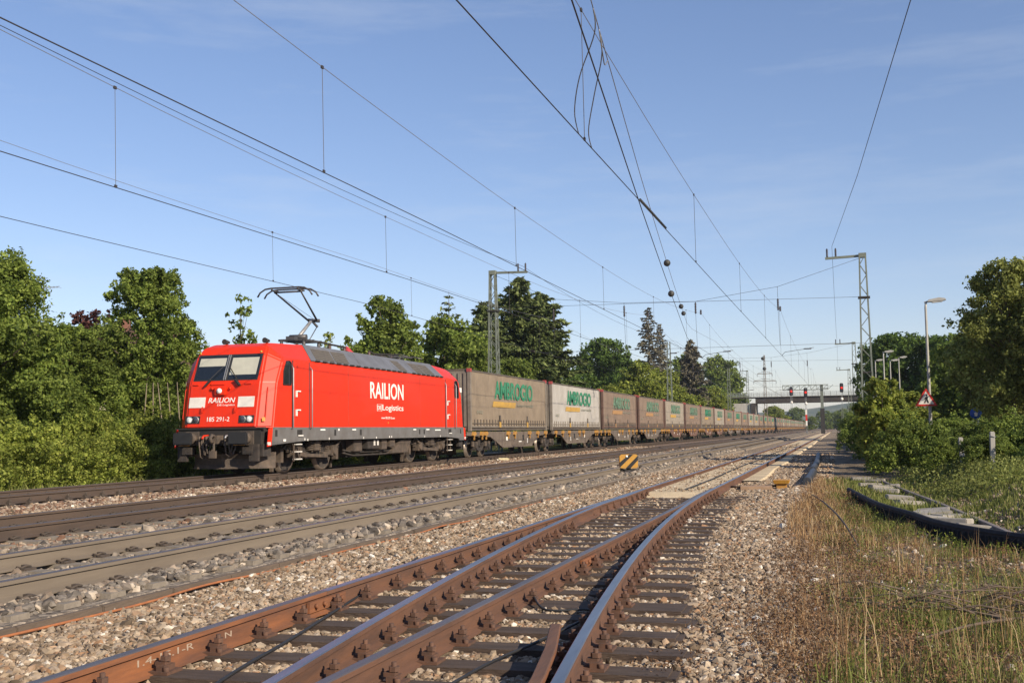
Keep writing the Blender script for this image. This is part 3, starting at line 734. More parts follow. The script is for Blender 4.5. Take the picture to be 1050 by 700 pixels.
    def rq(m_, y0, y1, t0, t1, d, mi=0):
        A = [rs(y0, t0, 0), rs(y1, t0, 0), rs(y1, t1, 0), rs(y0, t1, 0)]; B = [rs(y0, t0, d), rs(y1, t0, d), rs(y1, t1, d), rs(y0, t1, d)]
        m_.add(A + B, [[0, 1, 2, 3], [4, 5, 6, 7], [0, 1, 5, 4], [1, 2, 6, 5], [2, 3, 7, 6], [3, 0, 4, 7]], mi)
    cuts = [3.36, 7.1, 11.7, LL - 3.36]
    for i in range(3):
        m = MB(); rq(m, cuts[i] + (.02 if i else 0), cuts[i + 1], .02, 1.0, .02); rp_ = m.build('roof_panel', roof_grey, LOCO)
        for y0, w_ in ([(3.75, 1.35), (5.2, 1.05)] if i == 0 else [(10.9, .7)] if i == 1 else [(12.6, .9), (13.6, 1.0)]):
            q = MB(); rq(q, y0, y0 + w_, .12, .80, .028)
            for k in range(5): rq(q, y0 + .04, y0 + w_ - .04, .16 + k * .13, .20 + k * .13, .04)
            q.build('vent_grille', grille_grey, rp_)
        q = MB(); y = cuts[i] + .3
        while y < cuts[i + 1] - .3: rq(q, y, y + .3, .0, .06, .045); y += .52
        q.build('drip_edge', grime_dark, rp_)
# roof deck and equipment
m = MB(); m.bb(-.96, .96, 3.8, LL - 3.8, 3.935, 3.955); m.build('roof_deck', roof_grey, LOCO)
for x in (-.62, .72):
    m = MB(); m.tube([(x, 1.85, 3.95), (x, 2.12, 3.95)], [.085, .04], 10); m.tube([(x, 2.0, 3.84), (x, 2.0, 3.94)], .04, 6); m.build('horn', black, LOCO)
def insulator(parent, x, y, z0, h=.3, m_=None):
    q = MB(); pf = [(.03, 0)]
    for k in range(5): pf += [(.075, h * (k + .3) / 5.4), (.04, h * (k + .7) / 5.4)]
    q.lathe(pf + [(.03, h), (0, h)], (x, y, z0), 'z', 10); return q.build('insulator', m_ or ceramic, parent)
ceramic = mat('brown_ceramic', (.09, .05, .04), None, rough=.3)
ceramic_grey = mat('grey_ceramic', (.25, .25, .25), None, rough=.35)
for y, x in ((7.2, .3), (8.4, .3), (12.2, -.2), (12.9, .25), (13.9, .1), (10.6, .3)): insulator(LOCO, x, y, 3.95, .24)
for P in ([(.3, 6.6, 4.24), (.3, 7.2, 4.22), (.3, 8.4, 4.2), (.3, 9.2, 4.0)], [(.3, 10.6, 4.2), (-.2, 12.2, 4.22), (.25, 12.9, 4.22), (.1, 13.9, 4.22), (.1, 14.6, 4.1)]):
    m = MB(); m.tube(P, .035, 6); m.build('roof_busbar', black, LOCO)
m = MB(); m.box((.3, 8.75, 4.07), (.16, .5, .16), 0, rx=-.35); m.build('main_switch', red_faded, LOCO)
m = MB(); m.bb(-.5, .45, 11.4, 12.0, 3.96, 4.10); m.bb(-.4, .3, 12.4, 13.6, 3.96, 4.08); m.build('roof_box', grime_dark, LOCO, bevel=.02)
m = MB()
for k in range(7): m.lathe([(.05, .03 * k), (.13, .03 * k + .012), (.05, .03 * k + .026)], (.35, 13.35, 3.97), 'z', 12)
m.build('surge_arrester', ceramic_grey, LOCO)
# raised pantograph
pg_m = mat('pantograph_steel', (.10, .10, .105), (.07, .06, .055), 6, .5, .4)
pg_l = mat('pantograph_arm_grey', (.33, .33, .33), (.24, .23, .22), 6, .5, .3)
m = MB()
for s in (-1, 1): m.bar((s * .42, 5.0, 4.22), (s * .42, 6.2, 4.22), .06)
for y in (5.05, 5.6, 6.15): m.bar((-.5, y, 4.22), (.5, y, 4.22), .07)
for y in (5.05, 6.15):
    for s in (-1, 1): m.tube([(s * .4, y, 3.95), (s * .4, y, 4.2)], [.07, .05], 8)
m.tube([(-.3, 5.45, 4.34), (.3, 5.45, 4.34)], .09, 10); m.box((.1, 4.8, 4.25), (.3, .25, .12))
pb = m.build('pantograph', pg_m, LOCO)
m = MB(); m.tube([(0, 5.45, 4.33), (0, 6.42, 4.98)], [.065, .05], 10); m.build('lower_arm', pg_l, pb)
m = MB(); m.tube([(.12, 5.95, 4.22), (.10, 6.66, 4.80)], .017, 6); m.build('control_rod', pg_m, pb)
m = MB(); m.tube([(-.14, 6.45, 5.0), (.22, 6.62, 4.98)], .06, 8); m.bar((.0, 6.45, 4.98), (.1, 6.68, 4.78), .06)
for s in (-1, 1): m.tube([(s * .16, 6.5, 5.0), (s * .46, 4.75, 5.74)], [.036, .026], 8)
m.tube([(-.1, 6.48, 4.96), (-.4, 4.75, 5.70)], .012, 6); m.tube([(.1, 6.5, 5.0), (-.36, 4.85, 5.66)], .006, 5)
m.build('upper_arm', pg_m, pb)
m = MB()
for y in (4.5, 4.95):
    m.tube([(-.97, y, 5.60), (-.88, y, 5.74), (-.70, y, 5.845), (-.5, y, 5.87), (.5, y, 5.87), (.70, y, 5.845), (.88, y, 5.74), (.97, y, 5.60)], .028, 8)
for s in (-1, 1): m.bar((s * .46, 4.5, 5.80), (s * .46, 4.95, 5.80), .05); m.tube([(s * .46, 4.5, 5.8), (s * .46, 4.5, 5.86)], .03, 6)
m.tube([(-.5, 4.74, 5.76), (.5, 4.74, 5.76)], .03, 8)
m.build('collector_head', pg_m, pb)
# second, folded pantograph at the rear
m = MB()
for y in (13.0, 14.6): m.tube([(-.9, y, 4.12), (-.5, y, 4.22), (.5, y, 4.22), (.9, y, 4.12)], .028, 6)
for s in (-1, 1): m.bar((s * .4, 12.2, 4.12), (s * .46, 14.6, 4.18), .05); m.bar((s * .35, 12.2, 4.02), (s * .35, 13.6, 4.02), .05)
m.build('folded_pantograph', pg_m, LOCO)
# underframe, front end
m = MB(); m.bb(-1.3, 1.3, 1.0, LL - 1.0, .98, 1.35); m.build('underframe', black, LOCO)
for yy, sl, nm in ((0, 1, 'front'), (LL, -1, 'rear')):
    Yv = lambda y: yy + sl * y
    m = MB(); m.bb(-1.36, 1.30, Yv(.58), Yv(1.0), .88, 1.345); m.bb(-1.42, 1.42, Yv(.54), Yv(.66), 1.33, 1.372); bb_ = m.build('buffer_beam', black, LOCO)
    for s in (-1, 1):
        m = MB(); m.box((s * .875, Yv(.045), 1.07), (.60, .09, .35)); bf = m.build('buffer', rubber, LOCO, bevel=.03)
        q = MB(); q.tube([(s * .875, Yv(.09), 1.07), (s * .875, Yv(.4), 1.07)], .11, 14); q.tube([(s * .875, Yv(.35), 1.07), (s * .875, Yv(.6), 1.07)], .16, 14); q.box((s * .875, Yv(.57), 1.07), (.42, .05, .4)); q.build('buffer_shank', grime, bf)
        q = MB(); q.box((s * .875 + .0, Yv(.12), .885), (.34, .05, .03)); q.build('buffer_step', orange, bf)
    m = MB(); m.box((0, Yv(.42), 1.04), (.22, .36, .24)); m.tube([(0, Yv(.3), 1.12), (0, Yv(.14), 1.16), (0, Yv(.06), 1.08), (0, Yv(.1), .98), (0, Yv(.2), .98)], .05, 8)
    m.tube([(0, Yv(.25), 1.0), (.02, Yv(.22), .75), (0, Yv(.2), .6)], .035, 8); m.box((0, Yv(.2), .62), (.2, .1, .2)); m.build('screw_coupling', grime, LOCO)
    for x, sag in ((-.52, .55), (-.40, .62), (-.3, .66), (.3, .62), (.42, .68), (-.45, .8)):
        q = MB(); q.tube([(x, Yv(.56), 1.12), (x, Yv(.36), 1.12), (x + .02, Yv(.3), .95), (x + .06, Yv(.3), sag), (x + .12, Yv(.36), sag - .06), (x + .16, Yv(.42), sag + .1), (x + .16, Yv(.5), sag + .3)], .024, 6)
        q.tube([(x, Yv(.36), 1.12), (x, Yv(.33), 1.04)], .04, 6); q.build('brake_hose', grime, LOCO)
    # snow plough
    m = MB(); pts = [(-1.32, 1.32), (-1.05, .86), (0, .60), (1.05, .86), (1.32, 1.32)]
    for i in range(4):
        (xa, ya), (xb, yb) = pts[i], pts[i + 1]; za = .62 if abs(xa) < 1.2 else .66; zb = .62 if abs(xb) < 1.2 else .66
        m.add([(xa, Yv(ya + .03), .20), (xb, Yv(yb + .03), .20), (xb * .98, Yv(yb + .16), .42), (xa * .98, Yv(ya + .16), .42), (xb, Yv(yb + .02), zb), (xa, Yv(ya + .02), za),
               (xa, Yv(ya + .09), .20), (xb, Yv(yb + .09), .20), (xb, Yv(yb + .12), zb), (xa, Yv(ya + .12), za)],
              [[0, 1, 2, 3], [3, 2, 4, 5], [0, 1, 7, 6], [4, 5, 9, 8], [6, 7, 8, 9]])
    m.build('snow_plough', grime, LOCO)
    m = MB()
    for s in (-1, 1):
        m.bb(s * .55, s * .75, Yv(.7), Yv(.82), .6, .95); m.bb(s * 1.08, s * 1.34, Yv(.62), Yv(1.1), .55, .9)
        m.box((s * .97, Yv(.5), .72), (.3, .2, .2)); m.bb(s * 1.0, s * 1.28, Yv(.44), Yv(.56), .42, .9)
    m.build('front_bracket', grime_dark, LOCO)
    for s in (-1, 1):
        q = MB(); q.tube([(s * .36, Yv(.55), 1.16), (s * .36, Yv(.3), 1.14), (s * .36, Yv(.22), 1.06)], .03, 6, 1 if s < 0 else 0); q.build('cock', [alu, red], LOCO)
# bogies
for yc, sl in ((4.23, 1), (14.67, -1)):
    m = MB()
    for s in (-1, 1):
        X0, X1 = 1.0 * s, 1.12 * s
        m.prism([(yc - 2.0, .74), (yc - 1.75, .88), (yc - .7, .86), (yc - .45, .62), (yc + .45, .62), (yc + .7, .86), (yc + 1.75, .88), (yc + 2.0, .74), (yc + 1.6, .66), (yc + .8, .62), (yc + .5, .40), (yc - .5, .40), (yc - .8, .62), (yc - 1.6, .66)], 'x', X0, X1)
    m.bb(-1.0, 1.0, yc - .35, yc + .35, .45, .75)
    for ye in (yc - 1.95, yc + 1.95): m.bb(-1.05, 1.05, ye - .06, ye + .06, .66, .8)
    bg = m.build('bogie', grime_dark, LOCO)
    for dy in (-1.3, 1.3):
        wsets(bg, yc + dy, .625)
        for s in (-1, 1):
            q = MB(); q.box((s * 1.10, yc + dy, .625), (.3, .36, .34)); q.tube([(s * 1.22, yc + dy, .625), (s * 1.30, yc + dy, .625)], .15, 14)
            q.bar((s * 1.16, yc + dy, .6), (s * 1.16, yc + dy * .42, .50), .09, .14); q.build('axle_box', grime, bg, bevel=.015)
            for k in (-.36, .36):
                q = MB(); pts = [(s * 1.12 + .085 * math.cos(a * .8), yc + dy + k + .085 * math.sin(a * .8), .60 + a * .0065) for a in range(48)]; q.tube(pts, .02, 5); q.build('coil_spring', grime, bg)
            q = MB(); q.tube([(s * 1.24, yc + dy * 1.32, .93), (s * 1.24, yc + dy * .98, .66)], .05, 8); q.tube([(s * 1.24, yc + dy * 1.12, .78), (s * 1.24, yc + dy * .98, .66)], .035, 8); q.build('damper', grime, bg)
            e_ = 1 if dy > 0 else -1
            q = MB(); q.tube([(s * .95, yc + dy + e_ * .6, .7), (s * .85, yc + dy + e_ * .72, .35), (s * .76, yc + dy + e_ * .66, .1)], .03, 6); q.box((s * .98, yc + dy + e_ * .62, .58), (.16, .16, .5)); q.build('sand_pipe', grime, bg)
            q = MB(); q.bb(s * .70, s * .81, yc + dy + e_ * .68, yc + dy + e_ * .74, .06, .34); q.build('rail_guard', grime, bg)
    for s in (-1, 1):
        for k in (-.28, .28):
            q = MB(); pts = [(s * 1.12 + .12 * math.cos(a * .8), yc + k + .12 * math.sin(a * .8), .62 + a * .008) for a in range(44)]; q.tube(pts, .026, 5); q.build('coil_spring', grime, bg)
        q = MB(); q.bar((s * 1.18, yc - .8, .52), (s * 1.18, yc + .9, .46), .07, .1); q.build('traction_link', grime, bg)
        q = MB(); q.bb(s * 1.16, s * 1.3, yc - .24, yc + .14, .64, .94); q.build('bogie_box', grime, bg, bevel=.02)
    # ladder under the cab door
    yl = 2.58 if sl > 0 else LL - 2.58
    for s in (-1, 1):
        q = MB()
        for k in (-.19, .19): q.bar((s * 1.40, yl + k, .98), (s * 1.40, yl + k, .36), .04, .03)
        for z in (.42, .64, .86): q.box((s * 1.42, yl, z), (.14, .38, .03), 1)
        q.build('step_ladder', [grime, white], LOCO)
# boxes and transformer between the bogies
m = MB(); m.prism([(7.1, .36), (11.7, .36), (12.4, .95), (6.6, .95)], 'x', -.95, .95); m.build('transformer', black, LOCO)
for s in (-1, 1):
    for i, (y0, y1, z0, z1, x) in enumerate(((7.0, 7.7, .55, .94, 1.28), (8.0, 9.1, .62, .94, 1.34), (9.3, 9.8, .58, .95, 1.33), (10.0, 10.5, .66, .96, 1.36))):
        m = MB(); m.bb(s * .98, s * x, y0, y1, z0, z1); ub = m.build('underfloor_box', grime if i != 1 else grime_dark, LOCO, bevel=.02)
    m = MB(); m.prism([(10.2, .42), (11.9, .42), (12.35, .92), (11.2, .92)], 'x', s * .97, s * 1.3); m.build('cooling_box', grime, LOCO, bevel=.02)
    for yy in (8.55, 8.85):
        m = MB(); m.bb(s * 1.335, s * 1.348, yy, yy + .14, .74, .92); m.build('box_label', white, LOCO)
    for z0 in (.42, .52): 
        m = MB(); m.tube([(s * 1.1, 6.5, z0 + .1), (s * 1.15, 7.2, z0), (s * 1.15, 11.8, z0), (s * 1.1, 12.4, z0 + .1)], .03, 6); m.build('air_pipe', grime_dark, LOCO)
m = MB(); m.tube([(-.6, 6.9, .5), (-.6, 11.8, .5)], .18, 12); m.build('air_reservoir', grime_dark, LOCO)
# warning bell: number board by the rear cab
m = MB(); m.box((1.2, 18.45, 2.98), (.05, .26, .2)); nb = m.build('rear_number_plate', letter_white, LOCO)

# ================================================================== WAGONS and SWAP BODIES
frame_grey = mat('wagon_frame_grey_brown', (.155, .125, .098), (.105, .08, .062), 1.6, .85, streak=((.07, .05, .04), .5))
frame_rust = mat('wagon_frame_rusty', (.17, .085, .055), (.10, .055, .04), 1.6, .85, streak=((.06, .04, .03), .5))
tarp_tan = mat('dirty_tan_tarpaulin', (.255, .20, .14), (.19, .147, .103), 1.4, .75, streak=((.15, .11, .08), .55), bump=.25, bscale=2.5)
tarp_brown = mat('dirty_brown_tarpaulin', (.225, .162, .115), (.17, .12, .088), 1.3, .75, streak=((.13, .09, .065), .55), bump=.25, bscale=2.5)
tarp_white = mat('pale_grey_tarpaulin', (.44, .41, .37), (.35, .325, .285), 1.2, .6, streak=((.28, .24, .20), .35), bump=.2, bscale=2.5)
tarp_grey = mat('dusty_grey_tarpaulin', (.31, .265, .205), (.24, .20, .155), 1.2, .7, streak=((.19, .155, .12), .45), bump=.2, bscale=2.5)
post_brown = mat('rust_brown_container_frame', (.145, .082, .062), (.10, .062, .048), 2.5, .8)
post_grey = mat('grey_container_frame', (.22, .19, .155), (.15, .125, .10), 2.5, .8)
roof_dark = mat('dark_container_roof', (.07, .06, .055), (.11, .085, .06), 2, .8)
corner_red = mat('red_corner_casting', (.36, .05, .05), (.24, .05, .045), 6, .7)
let_green = mat('green_lettering', (.02, .20, .10), (.05, .19, .11), 3, .7)
let_green_faded = mat('faded_green_lettering', (.085, .20, .125), (.14, .19, .13), 3, .8)
bar_yellow = mat('yellow_lettering_bar', (.48, .29, .055), (.38, .23, .06), 3, .7)
bar_faded = mat('faded_orange_lettering_bar', (.37, .20, .075), (.30, .17, .08), 3, .8)
let_grey = mat('faint_small_lettering', (.22, .22, .17), None, rough=.8)
CL = 13.65
def wagon_bogie(parent, yc, detail=True):
    m = MB()
    for s in (-1, 1):
        m.prism([(yc - 1.25, .62), (yc - .95, .74), (yc - .5, .66), (yc - .25, .45), (yc + .25, .45), (yc + .5, .66), (yc + .95, .74), (yc + 1.25, .62), (yc + .95, .54), (yc + .55, .50), (yc + .3, .28), (yc - .3, .28), (yc - .55, .50), (yc - .95, .54)], 'x', s * .95, s * 1.05)
    m.bb(-1.0, 1.0, yc - .2, yc + .2, .5, .8)
    bg = m.build('bogie', grime_dark, parent)
    for dy in (-.95, .95):
        wsets(bg, yc + dy, .46)
        for s in (-1, 1):
            q = MB(); q.box((s * 1.05, yc + dy, .46), (.24, .3, .3)); q.tube([(s * 1.15, yc + dy, .46), (s * 1.22, yc + dy, .46)], .12, 12); q.build('axle_box', grime_dark, bg, bevel=.015)
            for k in (-.26, .26):
                q = MB(); q.lathe([(.09, 0), (.10, .03), (.08, .06), (.10, .09), (.08, .12), (.10, .15), (.08, .18), (.09, .22)], (s * 1.07, yc + dy + k, .50), 'z', 10); q.build('spring', grime, bg)
    return bg
def make_wagon(fm):
    t = thing('container_wagon', '', 'freight wagon')
    for y0, flip in ((0, 0), (LC_, 1)):
        f = (lambda y: y0 + y) if not flip else (lambda y: y0 + 14.2 - y)
        m = MB()
        for s in (-1, 1):
            pl = [(f(-.55), 1.0), (f(-.55), 1.14), (f(13.9), 1.14), (f(13.9), .98), (f(12.0), .92), (f(10.4), .40), (f(5.0), .40), (f(3.0), .92)]
            m.prism(pl, 'x', s * 1.18, s * 1.26)
            m.bb(s * 1.15, s * 1.263, min(f(-.55), f(13.9)), max(f(-.55), f(13.9)), 1.10, 1.16)
            m.bb(s * 1.10, s * 1.31, min(f(5.0), f(10.4)), max(f(5.0), f(10.4)), .38, .43)
            for yy in (5.4, 6.6, 7.7, 8.9, 10.0): m.bb(s * 1.26, s * 1.285, f(yy) - .02, f(yy) + .02, .43, 1.10)
        for yy in (-.45, 2, 4, 7, 10, 13): m.bb(-1.2, 1.2, f(yy) - .12, f(yy) + .12, .95, 1.12)
        m.bb(-.35, .35, min(f(-.5), f(13.8)), max(f(-.5), f(13.8)), .8, 1.1)
        fr = m.build('frame', fm, t)
        for yy in (.4, 1.6, 2.2, 5.9, 7.1, 9.9, 11.6, 13.3):
            for s in (-1, 1):
                q = MB(); q.prism([(f(yy) - .26, 1.0), (f(yy) - .16, 1.17), (f(yy) + .1, 1.17), (f(yy) + .26, 1.06), (f(yy) + .1, 1.02), (f(yy) - .05, .95)], 'x', s * 1.255, s * 1.35)
                q.bb(s * 1.28, s * 1.33, f(yy) - .05, f(yy) + .05, .80, 1.0); q.build('container_spigot', orange, fr)
        for yy, w_, z0, z1 in ((5.6, .3, .72, .9), (9.5, .1, .55, .8), (7.9, .5, .62, .67)):
            q = MB(); q.bb(1.262, 1.268, f(yy), f(yy) + w_, z0, z1); q.build('wagon_marking', letter_white, fr)
        q = MB(); q.bb(1.262, 1.272, f(8.6), f(8.6) + .35, .70, .98); q.build('wagon_plate', black, fr)
        q = MB(); q.tube([(1.25, f(3.6), .8), (1.32, f(3.6), .62), (1.34, f(3.6), .55)], .02, 6); q.lathe([(.15, 0), (.17, .015), (.15, .03)], (1.33, f(3.6), .55), 'x', 14); q.build('brake_wheel', grime, fr)
    for yc in (2.05, LC_ - .38, 2 * LC_ - 2.6): wagon_bogie(t, yc)
    for yy, sl in ((-.72, 1), (2 * LC_ - .74 - .36, -1)):
        for s in (-1, 1):
            q = MB(); q.lathe([(0, 0), (.2, .0), (.22, .04), (.1, .06), (.1, .3), (.15, .3), (.15, .55)], (s * .875, yy, 1.06), 'y', 14) if sl > 0 else q.lathe([(0, 0), (.2, .0), (.22, -.04), (.1, -.06), (.1, -.3), (.15, -.3), (.15, -.55)], (s * .875, yy + .36, 1.06), 'y', 14)
            q.build('buffer', grime_dark, t)
    return t
LC_ = 14.82
def make_swap(style):
    tarp, post, letm, barm, rm = style
    t = thing('swap_body', '', 'swap body')
    N = 18                                                                   # slightly billowing curtain sides
    for s in (-1, 1):
        m = MB()
        for i in range(N):
            for k in range(6):
                def P(a, c): 
                    bulge = .018 * math.sin(a / N * math.pi * 9 + .6) * math.sin(c / 6 * math.pi) + .012 * math.sin(a * 2.7 + s)
                    return (s * (1.235 + bulge), .14 + (CL - .28) * a / N, 1.42 + 2.46 * c / 6)
                m.add([P(i, k), P(i + 1, k), P(i + 1, k + 1), P(i, k + 1)], [[0, 1, 2, 3]], 0, True)
        cu = m.build('side_curtain', tarp, t)
    m = MB(); m.bb(-1.2, 1.2, .05, CL - .05, 1.22, 1.40); m.build('floor_frame', roof_dark, t)
    m = MB(); m.prism([(-1.25, 3.86), (-1.25, 3.93), (-1.0, 3.985), (1.0, 3.985), (1.25, 3.93), (1.25, 3.86)], 'y', .05, CL - .05); m.build('roof', rm, t)
    m = MB(); m.bb(-1.2, 1.2, .03, .10, 1.25, 3.88)
    for k in range(9): m.bb(-1.14 + k * .26, -1.02 + k * .26, -.015, .03, 1.4, 3.8)
    m.build('end_wall', post, t); m = MB(); m.bb(-1.2, 1.2, CL - .10, CL - .03, 1.25, 3.88); m.build('end_wall', post, t)
    for yy, a, c in ((0, -.02, .15), (CL, -.15, .02)):
        for s in (-1, 1):
            m = MB(); m.bb(s * 1.13, s * 1.268, yy + a, yy + c, 1.2, 3.97); cpn = m.build('corner_post', post, t)
            q = MB(); q.bb(s * 1.10, s * 1.275, yy + a - .01, yy + c + .05, 3.84, 4.0); q.build('corner_casting', corner_red, cpn)
    for s in (-1, 1):
        m = MB(); m.bb(s * 1.18, s * 1.262, .15, CL - .15, 1.36, 1.43); m.build('bottom_rail', post, t)
        for yy in (4.6, 9.6):
            q = MB(); q.bb(s * 1.25, s * 1.275, yy - .13, yy + .13, 1.36, 1.62); q.build('lift_pocket', barm, t)
            q = MB(); q.bb(s * 1.255, s * 1.27, yy - .1, yy + .1, 1.66, 1.95); q.build('strap_plate', roof_dark, t)
    m = MB(); kk = .6
    for s in (-1, 1):
        y = .6
        while y < CL - .4: m.bb(s * 1.24, s * 1.272, y - .028, y + .028, 1.42, 1.72); y += .46
        m.bb(s * 1.24, s * 1.266, .3, CL - .3, 1.52, 1.56)
    m.build('curtain_straps', roof_dark if style[0] is not tarp_white else post_grey, t)
    for s in (1,):
        ms = lambda y0, z0: (lambda u, v, d: Vector(((1.262 + d), y0 + u, z0 + v)))
        text('lettering', 'AMBROGIO', letm, cu, 7.0, .88, ms(3.7, 2.72), .034, .004, shear=.0)
        m = MB(); m.add([(1.264, 3.35, 2.33), (1.264, 7.25, 2.33), (1.264, 7.4, 2.60), (1.264, 3.5, 2.60)], [[0, 1, 2, 3]]); m.build('lettering_bar', barm, cu)
        text('small_lettering', 'intermodal', let_grey, cu, 3.0, .17, ms(7.7, 2.40), .0, .003)
        text('small_lettering', 'AI 4512', let_grey, cu, .9, .16, ms(.9, 1.98), .0, .003)
    return t
style_tan = (tarp_tan, post_grey, let_green, bar_yellow, roof_dark)
style_brown = (tarp_brown, post_brown, let_green_faded, bar_faded, roof_dark)
style_white = (tarp_white, post_grey, let_green, bar_yellow, roof_dark)
style_grey = (tarp_grey, post_brown, let_green_faded, bar_yellow, roof_dark)
protos = {}
def ordinal(i):
    a = ['first', 'second', 'third', 'fourth', 'fifth', 'sixth', 'seventh', 'eighth', 'ninth', 'tenth', 'eleventh', 'twelfth', 'thirteenth', 'fourteenth', 'fifteenth', 'sixteenth', 'seventeenth', 'eighteenth', 'nineteenth']
    if i <= 19: return a[i - 1]
    t = {2: 'twent', 3: 'thirt', 4: 'fort'}[i // 10]
    return t + 'ieth' if i % 10 == 0 else t + 'y-' + a[i % 10 - 1]
YC = 47.77
seq = ['tan', 'white', 'brown', 'brown', 'grey', 'brown', 'tan', 'grey', 'brown', 'tan', 'brown', 'grey', 'grey', 'brown', 'tan', 'brown']
words = {'tan': 'dirty tan curtain side swap body with bold green lettering', 'white': 'cleaner pale grey curtain side swap body with bold green lettering', 'brown': 'dirty brown curtain side swap body with faded green lettering', 'grey': 'dusty grey curtain side swap body with faded green lettering'}
styles = {'tan': style_tan, 'white': style_white, 'brown': style_brown, 'grey': style_grey}
n_sw = 40
for i in range(n_sw):
    k = seq[i % len(seq)] if i < 2 else ('grey' if seq[i % len(seq)] == 'white' else seq[i % len(seq)])
    if k not in protos: protos[k] = o = make_swap(styles[k])
    else: o = copy_tree(protos[k])
    o.location = (XA, YC + i * LC_ + .05 + (.12 if i % 2 else 0), 0)
    o['label'] = words[k] + ', ' + (ordinal(i + 1) + ' behind the locomotive'); o['group'] = 'swap bodies on the freight train'
for i in range(n_sw // 2):
    k = 'wg' if i in (0, 1, 4, 6, 9, 12, 15) else 'wr'
    if k not in protos: protos[k] = o = make_wagon(frame_grey if k == 'wg' else frame_rust)
    else: o = copy_tree(protos[k])
    o.location = (XA, YC + 2 * i * LC_, 0)
    o['label'] = ('grey brown' if k == 'wg' else 'rusty brown') + ' twin container wagon with orange fittings, ' + ordinal(i + 1) + ' behind the locomotive'
    o['group'] = 'container wagons of the freight train'

# ================================================================== BRIDGE, SIGNALS, MASTS
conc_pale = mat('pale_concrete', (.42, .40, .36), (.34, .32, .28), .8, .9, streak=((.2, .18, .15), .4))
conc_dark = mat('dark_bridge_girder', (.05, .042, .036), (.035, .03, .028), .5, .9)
mast_green = mat('green_grey_lattice_paint', (.17, .19, .155), (.12, .135, .11), 2.5, .6)
galv = mat('galvanised_steel', (.30, .32, .31), (.24, .25, .245), 3, .5, .3)
BY = 294.
t = thing('road_bridge', 'dark low road bridge with railings crossing all the tracks in the distance', 'bridge', (0, BY, 0))
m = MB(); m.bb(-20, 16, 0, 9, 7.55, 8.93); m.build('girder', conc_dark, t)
m = MB(); m.bb(-34, 17, -.35, 9.35, 8.94, 9.08); m.build('deck_slab', mat('deck_edge_concrete', (.11, .095, .08), (.08, .07, .06), 1, .9), t)
for y in (-.2, 9.2):
    m = MB()
    for z in (9.35, 9.75, 10.2): m.bb(-30, 17, y - .03, y + .03, z - .03, z + .03)
    x = -30.
    while x <= 17: m.bb(x - .04, x + .04, y - .04, y + .04, 9.06, 10.25); x += 1.5
    x = -29.6
    while x <= 17: m.bar((x, y, 9.35), (x, y, 10.2), .02); x += .3
    m.build('railing', galv, t)
m = MB(); m.prism([(-20, -.4), (-20, 7.54), (-24.5, 7.54), (-34, 7.54), (-34, 6.4), (-26, 3.5), (-24.5, -.4)], 'y', .4, 8.6); m.build('abutment', conc_pale, t)
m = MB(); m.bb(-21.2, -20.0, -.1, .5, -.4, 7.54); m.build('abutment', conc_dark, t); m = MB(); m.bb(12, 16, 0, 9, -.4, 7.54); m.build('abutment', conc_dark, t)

def lattice(m, c, z0, z1, w0, w1, step, leg=.09, lac=.05, dy=None):
    """four-legged lattice tower, tapering from w0 to w1"""
    dy0 = dy or w0; c = Vector(c); n = max(2, int((z1 - z0) / step))
    def P(k, sx, sy):
        f = k / n; w = w0 + (w1 - w0) * f; d = (dy0 + ((dy or w1) - dy0) * f) if dy else w
        return c + Vector((sx * w / 2, sy * d / 2, z0 + (z1 - z0) * f))
    for sx in (-1, 1):
        for sy in (-1, 1): m.bar(P(0, sx, sy), P(n, sx, sy), leg)
    for k in range(n):
        a, b2 = (1, -1) if k % 2 else (-1, 1)
        for sy in (-1, 1): m.bar(P(k, a, sy), P(k + 1, b2, sy), lac, lac * .6)
        for sx in (-1, 1): m.bar(P(k, sx, a), P(k + 1, sx, b2), lac, lac * .6)
    return m
def insul(parent, p, h=.55, axis='z', mt=None, R_=.075):
    q = MB(); pf = [(.03, 0)]
    for k in range(7): pf += [(R_, h * (k + .3) / 7.4), (.035, h * (k + .75) / 7.4)]
    q.lathe(pf + [(.03, h), (0, h)], p, axis, 10); return q.build('insulator', mt or ceramic_dark, parent)
ceramic_dark = mat('dark_brown_ceramic', (.03, .018, .016), None, rough=.3)
def mast(x, y, h, label, arm=0, wide=.75, group='lattice catenary masts'):
    t = thing('catenary_mast', label, 'catenary mast', (x, y, 0), 0, group)
    m = MB(); lattice(m, (0, 0, 0), -.4, h, wide, .34, .62, .085, .045); m.build('lattice_tower', mast_green, t)
    m = MB(); m.bb(-.6, .6, -.6, .6, -.6, -.15); m.build('foundation', conc_pale, t)
    if arm:
        m = MB(); m.bar((0, 0, h - .08), (arm, 0, h - .14), .12, .14); m.bb(-.22, .22, -.22, .22, h - .2, h + .06); ar = m.build('crossarm', mast_green, t)
        for d in (.12, .62):
            s = 1 if arm > 0 else -1; insul(ar, (arm - s * d, 0, h - .06), .52)
    m = MB()
    for z in (h - 2.6, h * .38): m.bb(-.34, .34, -.3, .3, z - .05, z + .05)
    m.build('clamp', black, t)
    return t
mast(1.78, 70, 11.4, 'tall green lattice catenary mast right of the tracks above the bushes', -2.15)
mast(-21.35, 70, 11.6, 'lattice catenary mast standing behind the first brown swap body, before dark spruces', 2.35)
mast(2.2, 142, 11.3, 'smaller lattice catenary mast seen directly behind the tall right hand mast', -2.2)
mast(-20.2, 142, 12.2, 'lattice catenary mast between spiky spruce and dark conical spruce left of train')
mast(2.3, 214, 11.6, 'most distant lattice mast on the right beside the signal gantry', -2.2)
mast(-20.6, 228, 13.2, 'lattice mast before the far round trees left of the train')
mast(-19.9, 268, 14.6, 'lattice mast with short arm just before the bridge abutment', -1.6)

